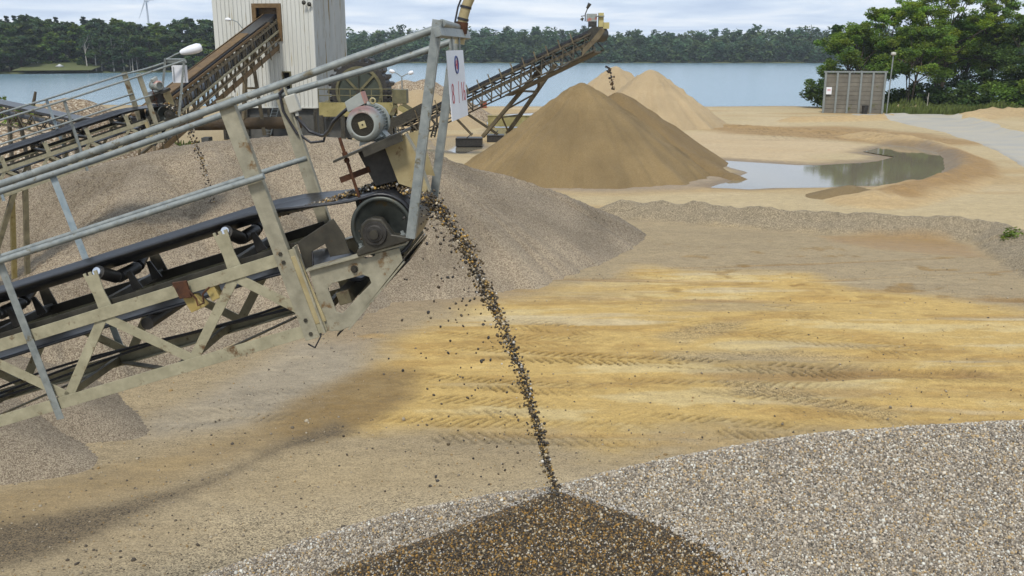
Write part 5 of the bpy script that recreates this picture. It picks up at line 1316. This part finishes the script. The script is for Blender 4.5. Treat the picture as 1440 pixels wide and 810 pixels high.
MB().bar(pfl(565, 148), pfl(586, 162), 0.05, 0.5).build('chute_side', 'olive_steel', pf)
# stair beside the wheel
stp = thing('stair', 'small steel stair between the bucket wheel and the stacking conveyor', 'stair', tuple(G(556, 187)))
lo = Vector(stp.location)
for dx_ in (0, 5): MB().bar(Vector(P(552 + dx_, 162, 64)) - lo, Vector(P(556 + dx_, 187, 63.5)) - lo, 0.06, 0.12).build('stringer', 'dark_steel', stp)
for k in range(8):
    y_ = 164 + k * 2.9; MB().bar(Vector(P(552.5 + k * 0.5, y_, 63.8)) - lo, Vector(P(558 + k * 0.5, y_, 63.8)) - lo, 0.25, 0.04).build('tread', 'galvanised', stp)
st2 = thing('stair', 'small steel stair beneath the stacking conveyor tail', 'stair', tuple(G(612, 194)))
lo = Vector(st2.location)
for dx_ in (0, 5): MB().bar(Vector(P(611 + dx_, 174, 60)) - lo, Vector(P(606 + dx_, 193, 59.6)) - lo, 0.06, 0.12).build('stringer', 'dark_steel', st2)
for k in range(6):
    y_ = 176 + k * 2.9; MB().bar(Vector(P(611 - k * 0.8, y_, 59.8)) - lo, Vector(P(616 - k * 0.8, y_, 59.8)) - lo, 0.2, 0.04).build('tread', 'dark_steel', st2)

# double street lamp
sb = G(566, 150)
dl = thing('street_lamp', 'double-armed street lamp in front of the lake behind the bucket wheel', 'street lamp', (P(566, 130, 92)[0], 92, 0))
lo = Vector(dl.location)
MB().tube([(0, 0, 0), Vector(P(565, 108, 92)) - lo], 0.09, 8, 0.06).build('pole', 'galvanised', dl)
for s, (ex, ey) in (((-1), (554, 101)), ((1), (575, 103))):
    MB().tube([Vector(P(565, 108, 92)) - lo, Vector(P((565 + ex) / 2, (106 + ey) / 2 + 0.6, 92)) - lo, Vector(P(ex, ey, 92)) - lo], 0.05, 6).build('arm', 'galvanised', dl)
    MB().lathe(Vector(P(ex + s * -1, ey + 0.5, 92)) - lo, (s, 0, 0.3), [(0, 0.08), (0.2, 0.2), (0.5, 0.16), (0.55, 0)], 10).build('lamp_head', 'white_board', dl)

# ------------------------------------------------------------------ concrete shelter wall by the trees
YS = 101.0
s0, s1 = Vector(P(1157, 158, YS)), Vector(P(1240, 157, YS - 1.2))
s0.z = s1.z = 0
sv = s1 - s0; SL = sv.length; an = math.atan2(sv.y, sv.x)
sh = thing('panel_wall', 'weathered concrete panel wall with grey steel posts beside the trees', 'panel wall', tuple(s0), rotz=an)
HS = 4.15
for k in range(5):
    x0, x1 = SL * k / 5, SL * (k + 1) / 5
    m = MB()
    for r_ in range(9):
        m.box(((x0 + x1) / 2, 0.0, HS * (r_ + 0.5) / 9), (x1 - x0 - 0.16, 0.16, HS / 9 - 0.03))
    m.build('wall_panel', 'shed_concrete', sh)
    MB().box(((x0 + x1) / 2, 0.09, HS / 2), (x1 - x0 - 0.14, 0.02, HS)).build('wall_backing', 'shed_concrete', sh)
for k in range(6):
    MB().box((SL * k / 5, -0.1, HS / 2 + 0.05), (0.2, 0.3, HS + 0.1)).build('post', 'galvanised', sh)
MB().box((SL / 2, -0.08, HS + 0.16), (SL + 0.4, 0.34, 0.16)).build('top_rail', 'galvanised', sh)
for x in (0.8, SL - 0.8):
    MB().bar((x, 0.2, HS * 0.8), (x, 1.9, 0.0), 0.18, 0.18).build('buttress', 'galvanised', sh)
nb = thing('notice', 'small white notice on the first post of the concrete panel wall', 'notice', tuple(s0 + Vector((0.35, -0.35, 2.35))), rotz=an)
MB().box((0, 0, 0), (0.55, 0.04, 0.75)).build('panel', 'white_board', nb)
MB().box((0.0, -0.024, 0.12), (0.34, 0.006, 0.05)).box((0.0, -0.024, 0.0), (0.34, 0.006, 0.05)).build('print', 'red_ink', nb)
bn = MB().lathe((0, 0, 0), (0, 0, 1), [(0, 0), (0, 0.27), (0.8, 0.34), (0.82, 0.37), (0.88, 0.37), (0.88, 0.30), (0.12, 0.24), (0.12, 0.0)], 20, False).build('bin', 'black_steel')
q = s0 + sv * 0.66; bn.location = (q.x, q.y - 0.9, 0); tag(bn, 'black bin standing in front of the concrete panel wall', 'bin')
lp2 = thing('lamp_post', 'slim grey lamp post at the corner of the concrete panel wall', 'lamp post', (s1.x + 0.4, s1.y - 0.3, 0))
MB().tube([(0, 0, 0), (0.12, 0, 6.0)], 0.07, 8).build('pole', 'galvanised', lp2)
MB().lathe((0.12, 0, 6.0), (0, 0, 1), [(0, 0.1), (0.05, 0.28), (0.3, 0.24), (0.36, 0.0)], 12).build('lamp_head', 'pale_plastic', lp2)
stk = MB().tube([(0, 0, 0), (0.02, 0, 0.9), (0.05, 0.02, 1.9)], 0.06, 6, 0.04).tube([(0, 0, 1.1), (-0.12, 0, 1.5)], 0.025, 5).build('stake', 'birch_bark'); q = G(1303, 155); stk.location = (q[0], q[1], 0); tag(stk, 'pale wooden stake at the edge of the grass under the trees', 'stake')

# ------------------------------------------------------------------ vegetation
def leaf_cloud(centers, radii, n_per, size, flat=0.75, clump_var=0.35, droop=0.0):
    """leaf quads spread through ellipsoid clumps; tint = leaf colour variation between clumps and leaves"""
    C_ = np.repeat(np.asarray(centers, float), n_per, axis=0); R_ = np.repeat(np.asarray(radii, float), n_per, axis=0)
    m = len(C_)
    d = rng.normal(size=(m, 3)); d /= np.linalg.norm(d, axis=1)[:, None]
    p = C_ + d * (rng.random((m, 1)) ** 0.45) * R_[:, None] * np.array([1, 1, flat])
    s = size * rng.uniform(0.6, 1.4, (m, 1))
    Rm = rand_rot(m); ax = Rm[:, :, 0]; ay = Rm[:, :, 1]
    ax = ax * np.array([1, 1, 0.6]); ay = ay * np.array([1, 1, 0.6])
    q = np.stack([p - ax * s - ay * s * 0.55, p + ax * s - ay * s * 0.55, p + ax * s + ay * s * 0.55, p - ax * s + ay * s * 0.55], 1)
    ct = np.repeat(1 + clump_var * (rng.random((len(centers), 1)) * 2 - 1), n_per, axis=0)
    hue = np.repeat(rng.random((len(centers), 1)), n_per, axis=0)
    tint = ct * (0.75 + 0.5 * rng.random((m, 1))) * np.concatenate([0.85 + 0.4 * hue, np.ones_like(hue), 0.8 + 0.4 * (1 - hue)], 1)
    return q.reshape(-1, 3), np.arange(m * 4).reshape(m, 4), np.repeat(tint, 4, axis=0)
def tree(name, label, loc, H, R, base, n_cl, n_leaf, size, leaf, bark='bark', group=None, stems=1, umbrella=0.6, tr=None, seed=0, lean=0.0, cl_r=(0.22, 0.36), skew=(0, 0)):
    rs = np.random.default_rng(seed)
    root = thing(name, label, 'tree', tuple(loc), group)
    cs = []; rad = []
    heads = []
    for k in range(n_cl):                      # boughs
        a = rs.random() * 2 * pi; zf = rs.random() ** 0.9; rr = 0.25 + 0.75 * sqrt(rs.random())
        env = np.sin(pi * np.clip(zf * 0.84 + 0.14, 0, 1)) ** umbrella
        heads.append((R * rr * env * cos(a), R * rr * env * sin(a), H * (base + (0.95 - base) * zf), zf))
    for hx_, hy_, hz_, zf in heads:            # several ragged sprays round each bough
        for _ in range(5):
            cs.append((hx_ + rs.normal() * R * 0.14 + skew[0] * zf * H, hy_ + rs.normal() * R * 0.14 + skew[1] * zf * H, min(H, hz_ + rs.normal() * H * 0.025)))
            rad.append(R * rs.uniform(*cl_r) * 0.78 * (1.0 - 0.3 * zf))
    n_leaf = max(6, int(n_leaf / 5 * (2.9 if size < 0.3 else 1)))
    size = size * (0.58 if size < 0.3 else 1)
    v, f, t = leaf_cloud(cs, rad, n_leaf, size, 0.55)
    tk = MB(); tr = tr or H * 0.022
    tops = []
    for s in range(stems):
        a = 2 * pi * s / max(stems, 1) + rs.random(); sp = (0.0 if stems == 1 else R * 0.22)
        p0 = Vector((0.15 * cos(a) * (stems > 1), 0.15 * sin(a) * (stems > 1), -0.2)); p2 = Vector((sp * cos(a) + skew[0] * H * 0.4, sp * sin(a) + skew[1] * H * 0.4, H * (base + 0.25)))
        p1 = p0.lerp(p2, 0.5) + Vector((rs.normal() * 0.12, rs.normal() * 0.12, 0)) * H * 0.12
        tk.tube([p0, p0.lerp(p1, 0.5), p1, p2], tr / (1 + 0.35 * (stems - 1)), 8, tr * 0.45 / (1 + 0.35 * (stems - 1)))
        tops.append((p1, p2))
    for c in cs[::5]:
        p1, p2 = tops[rs.integers(len(tops))]
        st = p1.lerp(p2, rs.random()); c = Vector(c)
        md = st.lerp(c, 0.5) + Vector((0, 0, -0.03 * H))
        tk.tube([st, md, c], tr * 0.32, 5, tr * 0.1, cap=False)
    tk.build('trunk', bark, root, fix=False)
    link('crown', np_mesh('crown', v, f, leaf, tint=t), root)
    return root
def bush(name, label, loc, r, h, n_cl, n_leaf, size, leaf, seed=0, group=None, cat='bush', sx=1.0):
    rs = np.random.default_rng(seed)
    cs = [(r * sx * (rs.random() * 2 - 1) * 0.75, r * (rs.random() * 2 - 1) * 0.6, h * (0.12 + 0.7 * rs.random() ** 1.3)) for _ in range(n_cl)]
    v, f, t = leaf_cloud(cs, [min(r, h) * rs.uniform(0.3, 0.5) for _ in range(n_cl)], n_leaf, size, 0.8)
    v[:, 2] = np.maximum(v[:, 2], 0.02)
    o = link(name, np_mesh(name, v, f, leaf, tint=t)); o.location = tuple(loc)
    return tag(o, label, cat, group)
def at(px, Yd, z=0.0): q = P(px, 150, Yd); return (q[0], Yd, z)
# right hand grove
tree('tree', 'bushy olive green tree rising behind the concrete panel wall', at(1196, 112), 10.2, 4.3, 0.30, 34, 230, 0.20, 'leaf_mid', stems=3, seed=3)
tree('tree', 'light green feathery tree right of the shed lamp post', at(1234, 116), 11.6, 3.6, 0.34, 30, 230, 0.19, 'leaf_bright', stems=2, seed=5)
tree('tree', 'tallest spreading tree of the lakeside grove with layered crown', at(1318, 114), 14.4, 5.6, 0.34, 52, 250, 0.19, 'leaf_bright', stems=4, seed=8, umbrella=0.45, cl_r=(0.16, 0.30))
tree('tree', 'tall airy tree with sparse top beside the tallest one', at(1384, 112), 13.2, 4.2, 0.36, 36, 220, 0.19, 'leaf_mid', stems=3, seed=13, umbrella=0.5, cl_r=(0.18, 0.3))
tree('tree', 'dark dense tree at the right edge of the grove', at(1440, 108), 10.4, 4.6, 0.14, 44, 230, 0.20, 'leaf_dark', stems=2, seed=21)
tree('tree', 'low spreading tree in the middle of the grove hiding the lake', at(1278, 109), 9.4, 4.4, 0.36, 34, 220, 0.19, 'leaf_mid', stems=4, seed=34, umbrella=0.45)
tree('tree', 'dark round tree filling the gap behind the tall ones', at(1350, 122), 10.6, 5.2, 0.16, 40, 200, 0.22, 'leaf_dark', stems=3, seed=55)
tree('tree', 'tree beyond the right edge of the grove', at(1520, 112), 11.5, 5.0, 0.2, 40, 180, 0.22, 'leaf_mid', stems=2, seed=56)
bush('poplar', 'thin pointed poplar top standing behind the bushy olive tree', at(1168, 130, 0), 0.9, 12.0, 26, 70, 0.2, 'leaf_dark', seed=4, cat='tree')
bush('bush', 'dark green bush at the lake edge left of the concrete panel wall', at(1150, 110), 2.0, 3.7, 18, 150, 0.16, 'leaf_dark', seed=61)
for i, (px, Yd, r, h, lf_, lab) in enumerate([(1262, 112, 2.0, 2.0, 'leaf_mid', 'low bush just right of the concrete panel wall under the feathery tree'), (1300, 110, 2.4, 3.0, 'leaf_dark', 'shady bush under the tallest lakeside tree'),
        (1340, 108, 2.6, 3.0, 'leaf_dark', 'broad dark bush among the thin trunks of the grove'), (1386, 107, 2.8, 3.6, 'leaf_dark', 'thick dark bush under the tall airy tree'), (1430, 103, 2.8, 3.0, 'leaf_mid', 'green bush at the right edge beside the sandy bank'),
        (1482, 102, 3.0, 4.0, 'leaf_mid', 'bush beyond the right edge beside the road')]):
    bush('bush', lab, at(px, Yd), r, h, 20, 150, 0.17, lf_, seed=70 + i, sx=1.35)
# grass strip under the grove
n = 9000
gxx = rng.uniform(40, 72, n); gyy = 97 + rng.random(n) ** 1.4 * 13 + fbm(gxx * 0.3, gxx * 0, 2) * 6
gyy = np.maximum(gyy, 98.5)
hgt = rng.uniform(0.25, 0.8, n)
gz = height0(gxx, gyy)
ang_ = rng.random(n) * pi; wdt = rng.uniform(0.08, 0.2, n)
q = np.stack([np.stack([gxx - np.cos(ang_) * wdt, gyy - np.sin(ang_) * wdt, gz], -1), np.stack([gxx + np.cos(ang_) * wdt, gyy + np.sin(ang_) * wdt, gz], -1),
              np.stack([gxx + np.cos(ang_) * wdt * 0.2 + 0.1, gyy, gz + hgt], -1), np.stack([gxx - np.cos(ang_) * wdt * 0.2 + 0.1, gyy, gz + hgt], -1)], 1).reshape(-1, 3)
o = link('grass', np_mesh('grass', q, np.arange(n * 4).reshape(n, 4), 'grass_blades', tint=np.repeat(rng.uniform(0.6, 1.3, (n, 1)) * np.array([[1, 1, 1]]), 4, axis=0)))
tag(o, 'rough green grass along the foot of the lakeside trees', 'grass', kind='stuff')
n = 2500
gxx = rng.uniform(-30, -18, n); gyy = rng.uniform(58, 63, n); hgt = rng.uniform(0.2, 0.7, n); gz = height0(gxx, gyy); ang_ = rng.random(n) * pi; wdt = rng.uniform(0.08, 0.2, n)
q = np.stack([np.stack([gxx - np.cos(ang_) * wdt, gyy - np.sin(ang_) * wdt, gz], -1), np.stack([gxx + np.cos(ang_) * wdt, gyy + np.sin(ang_) * wdt, gz], -1),
              np.stack([gxx + np.cos(ang_) * wdt * 0.2 + 0.1, gyy, gz + hgt], -1), np.stack([gxx - np.cos(ang_) * wdt * 0.2 + 0.1, gyy, gz + hgt], -1)], 1).reshape(-1, 3)
o = link('grass', np_mesh('grass', q, np.arange(n * 4).reshape(n, 4), 'grass_blades', tint=np.repeat(rng.uniform(0.5, 1.1, (n, 1)) * np.array([[1, 1, 1]]), 4, axis=0)))
tag(o, 'weedy green strip between the grey pile and the tower building', 'grass', kind='stuff')
bush('weeds', 'patch of green weeds on the gravel bank at the right edge', tuple(G(1437, 352)), 0.8, 0.7, 12, 90, 0.045, 'leaf_mid', seed=91, cat='weeds')
bush('bush', 'green bush at the left edge in front of the lake', at(4, 50), 1.4, 4.6, 16, 120, 0.09, 'leaf_mid', seed=92)
bush('bush', 'small shrub beside the broken post at the lake', at(34, 52), 0.6, 3.9, 8, 90, 0.08, 'leaf_mid', seed=93)
o = MB().tube([Vector(P(47, 168, 52)) - Vector(P(47, 210, 52)), Vector(P(46.5, 150, 52)) - Vector(P(47, 210, 52)), Vector(P(50, 129, 52)) - Vector(P(47, 210, 52))], 0.14, 7, 0.07).tube([(0, 0, 0), Vector(P(47, 168, 52)) - Vector(P(47, 210, 52))], 0.16, 7, 0.14).build('stump', 'bark'); q = P(47, 210, 52); o.location = tuple(q); tag(o, 'broken dead post standing before the lake at the left', 'post')

# wood on the left bank: real trees, a few prototypes copied
protos = [('leaf_bank_mid', 'bark', 'round-crowned broadleaf tree on the far left bank'), ('leaf_bank_dark', 'bark', 'dark broadleaf tree on the far left bank'), ('leaf_bank_light', 'bark', 'light green tree on the far left bank')]
pts_ = []
PR_ = []
for k, (lf_, bk, lab) in enumerate(protos):
    PR_.append(tree('tree', lab, (0, 0, 0), 14, 5.4, 0.10, 34, 110, 0.45, lf_, bk, 'trees on the far left bank', 1, 0.6, seed=100 + k))
first = [True] * 3
rs = np.random.default_rng(5)
def bank_y(x): return float(np.interp(x, [p[0] for p in LS], [p[1] for p in LS]))
for row, (off, hmul, n) in enumerate(((4, 0.72, 46), (12, 0.95, 46), (25, 1.08, 40))):
    for i in range(n):
        x = -228 + (228 - 86) * (i + rs.random() * 0.9) / n
        if row == 0 and -152 < x < -136: continue
        k = int(rs.choice(3, p=[0.45, 0.35, 0.20]))
        o = PR_[k] if first[k] else copy_tree(PR_[k]); first[k] = False
        o.location = (x, bank_y(x) + off + rs.uniform(-3, 3), 0.2 + 0.02 * off)
        s = hmul * rs.uniform(0.78, 1.15); o.scale = (s * rs.uniform(0.85, 1.2), s, s); o.rotation_euler = (0, 0, rs.random() * 6.28)
cf = None
for i in range(95):
    x = -250 + 160 * (i + rs.random()) / 95
    if cf is None:
        cf = thing('pine_tree', 'dark pine on the skyline behind the far left bank', 'tree', (0, 0, 0), 'pines on the left skyline')
        cs = []; rad = []
        for z in np.linspace(5, 17, 13):
            rr = 2.9 * (1 - (z - 5) / 13.5)
            for a in rs.random(4) * 6.28: cs.append((rr * 0.6 * cos(a), rr * 0.6 * sin(a), z)); rad.append(max(rr * 0.6, 0.5))
        v, f, t = leaf_cloud(cs, rad, 32, 0.5, 0.6)
        link('crown', np_mesh('crown', v, f, 'leaf_conifer', tint=t), cf)
        MB().tube([(0, 0, 0), (0, 0, 16)], 0.3, 7, 0.06).build('trunk', 'bark', cf)
        o = cf
    else: o = copy_tree(cf)
    o.location = (x, bank_y(x) + 48 + rs.uniform(-8, 14), 2.5); s = rs.uniform(0.72, 0.86) * (1.05 if x < -150 else 0.9); o.scale = (s, s, s)
bt = None
for i, (px, top) in enumerate([(126, 45), (134, 38), (139, 50), (156, 47), (166, 48), (172, 52), (178, 55), (182, 60)]):
    x = P(px, 95, 305)[0]
    if bt is None:
        bt = tree('birch_tree', 'pale-trunked birch at the water edge of the far left bank', (0, 0, 0), 13.5, 2.2, 0.45, 9, 42, 0.38, 'leaf_far', 'birch_bark', 'pale birches on the left bank', 1, 0.6, tr=0.26, seed=200)
        o = bt
    else: o = copy_tree(bt)
    o.location = (x, bank_y(x) + 1.0 + (i % 3), 0.1); s = (98 - top) / 58.0; o.scale = (s, s, s); o.rotation_euler = (0, 0, i * 1.7)
# small things at the far bank
for (px, py, mat, lab) in ((6, 101, 'boat_white', 'small white rowing boat moored at the far left edge'), (31, 100, 'boat_red', 'small red boat moored at the far left bank'), (43, 100.5, 'boat_blue', 'small blue boat beside the red one at the bank'), (139, 98, 'boat_white', 'white boat moored below the birches')):
    q = G(px, py, LAKE_Z)
    b_ = thing('boat', lab, 'boat', (q[0], q[1] - 1.0, LAKE_Z), rotz=rs.uniform(-0.3, 0.3))
    Lb = 3.6
    secs = []
    for t_ in np.linspace(-1, 1, 9):
        w_ = 0.75 * (1 - max(0, t_) ** 2.2) * (0.85 if t_ < -0.8 else 1); h_ = 0.75 + 0.25 * max(0, t_) ** 2
        secs.append([(t_ * Lb / 2, -w_, h_), (t_ * Lb / 2, -w_ * 0.8, 0.2), (t_ * Lb / 2, 0, 0.0), (t_ * Lb / 2, w_ * 0.8, 0.2), (t_ * Lb / 2, w_, h_)])
    MB().sheet(secs).build('hull', mat, b_)
    MB().box((0.2, 0, 0.55), (0.3, 1.2, 0.06)).box((-0.9, 0, 0.55), (0.3, 1.2, 0.06)).build('thwart', 'shed_concrete', b_)
q = P(84, 92, 300)
tn = MB().lathe((0, 0, 0), (0, 0, 1), [(0, 1.2), (0.7, 1.25), (0.75, 1.4), (1.5, 0.05)], 16).build('tent', 'boat_white'); tn.location = (q[0], 300, 0.9); tag(tn, 'small round white tent on the clearing of the far bank', 'tent')
q = P(55, 86, 303)
tn = MB().box((0, 0, 0.8), (2.6, 2.0, 1.6)).add([(-1.5, -1.2, 1.6), (1.5, -1.2, 1.6), (1.5, 1.2, 1.6), (-1.5, 1.2, 1.6), (-1.5, 0, 2.5), (1.5, 0, 2.5)], [(0, 1, 5, 4), (2, 3, 4, 5), (0, 4, 3), (1, 2, 5)]).build('hut', 'boat_white'); tn.location = (q[0] - 1, 303, 1.2); tag(tn, 'tiny white hut half hidden among trees on the far bank', 'hut')
# clearing meadow
rows = [[(-152 + 4 * i, 288 + 2.0 * i + 0.3 * j * 12, 0.55 + 0.55 * j) for i in range(6)] for j in range(5)]
o = MB().sheet(rows).build('meadow', 'grass_blades_plain' if 'grass_blades_plain' in MATS else 'far_soil'); tag(o, 'small grassy clearing on the far left bank', kind='structure')

# far wood that reads as one mass
cs = []; rad = []
for row, (y0, hm) in enumerate(((550, 0.8), (562, 1.0), (580, 1.12), (604, 1.2))):
    for i in range(150):
        x = -120 + 470 * (i + rs.random()) / 150
        h = hm * (15.5 + 5 * float(fbm(np.array(x * 0.03 + row), np.array(row * 3.1), 3)) * 2 + rs.normal() * 1.6)
        r = rs.uniform(2.6, 4.6)
        for k in range(4):
            cs.append((x + rs.normal() * r * 0.5, y0 + rs.normal() * 2, h - r - k * (h - r - 1) / 4)); rad.append(r * (1.0 if k else 0.85))
v, f, t = leaf_cloud(cs, rad, 64, 0.85, 0.95, 0.28)
v[:, 2] = np.maximum(v[:, 2], 0.1)
o = link('far_wood', np_mesh('far_wood', v, f, 'leaf_far', tint=t)); tag(o, 'dark wood along the far shore of the lake', 'wood', kind='stuff')

# wind turbine
wtx = P(210, 38, 1100)
wt = thing('wind_turbine', 'pale wind turbine beyond the wooded left bank', 'wind turbine', (wtx[0], 1100, 0))
hub = Vector(P(205.5, 1.5, 1100)) - Vector((wtx[0], 1100, 0))
MB().tube([(0, 0, 0), (hub.x, 0, hub.z - 1)], 1.5, 16, 0.9).build('tower', 'turbine_white', wt)
MB().box((hub.x, 2, hub.z), (2.2, 5, 2.2)).build('nacelle', 'turbine_white', wt)
MB().lathe((hub.x, -3, hub.z), (0, -1, 0), [(0, 1.1), (0.8, 1.0), (1.6, 0.0)], 16).build('hub', 'turbine_white', wt)
for a in (-113, 7, 127):
    d = Vector((cos(radians(a)), 0, sin(radians(a)))); n_ = Vector((-d.z, 0, d.x)); c = Vector((hub.x, -4.6, hub.z))
    Lb = 22
    MB().add([c + n_ * 0.4, c + d * 4 + n_ * 0.95, c + d * Lb, c + d * 4 - n_ * 0.6, c - n_ * 0.4] + [q_ + Vector((0, 0.6, 0)) for q_ in (c + n_ * 0.4, c + d * 4 + n_ * 0.95, c + d * Lb, c + d * 4 - n_ * 0.6, c - n_ * 0.4)],
             [(0, 1, 2, 3, 4), (9, 8, 7, 6, 5), (0, 5, 6, 1), (1, 6, 7, 2), (2, 7, 8, 3), (3, 8, 9, 4), (4, 9, 5, 0)]).build('blade', 'turbine_white', wt)

# ------------------------------------------------------------------ air between here and the far shore
hm, N, L = new_mat('haze_air')
pv = N('ShaderNodeVolumePrincipled'); pv.inputs['Color'].default_value = (0.80, 0.88, 0.98, 1); pv.inputs['Density'].default_value = 0.00022; pv.inputs['Anisotropy'].default_value = 0.2
o_ = N('ShaderNodeOutputMaterial'); L(pv.outputs[0], o_.inputs['Volume'])
hz = MB().box((0, 770, 85), (3000, 1680, 182)).build('haze', hm)
hz['kind'] = 'stuff'; hz['label'] = 'thin haze over the lake and far shore'
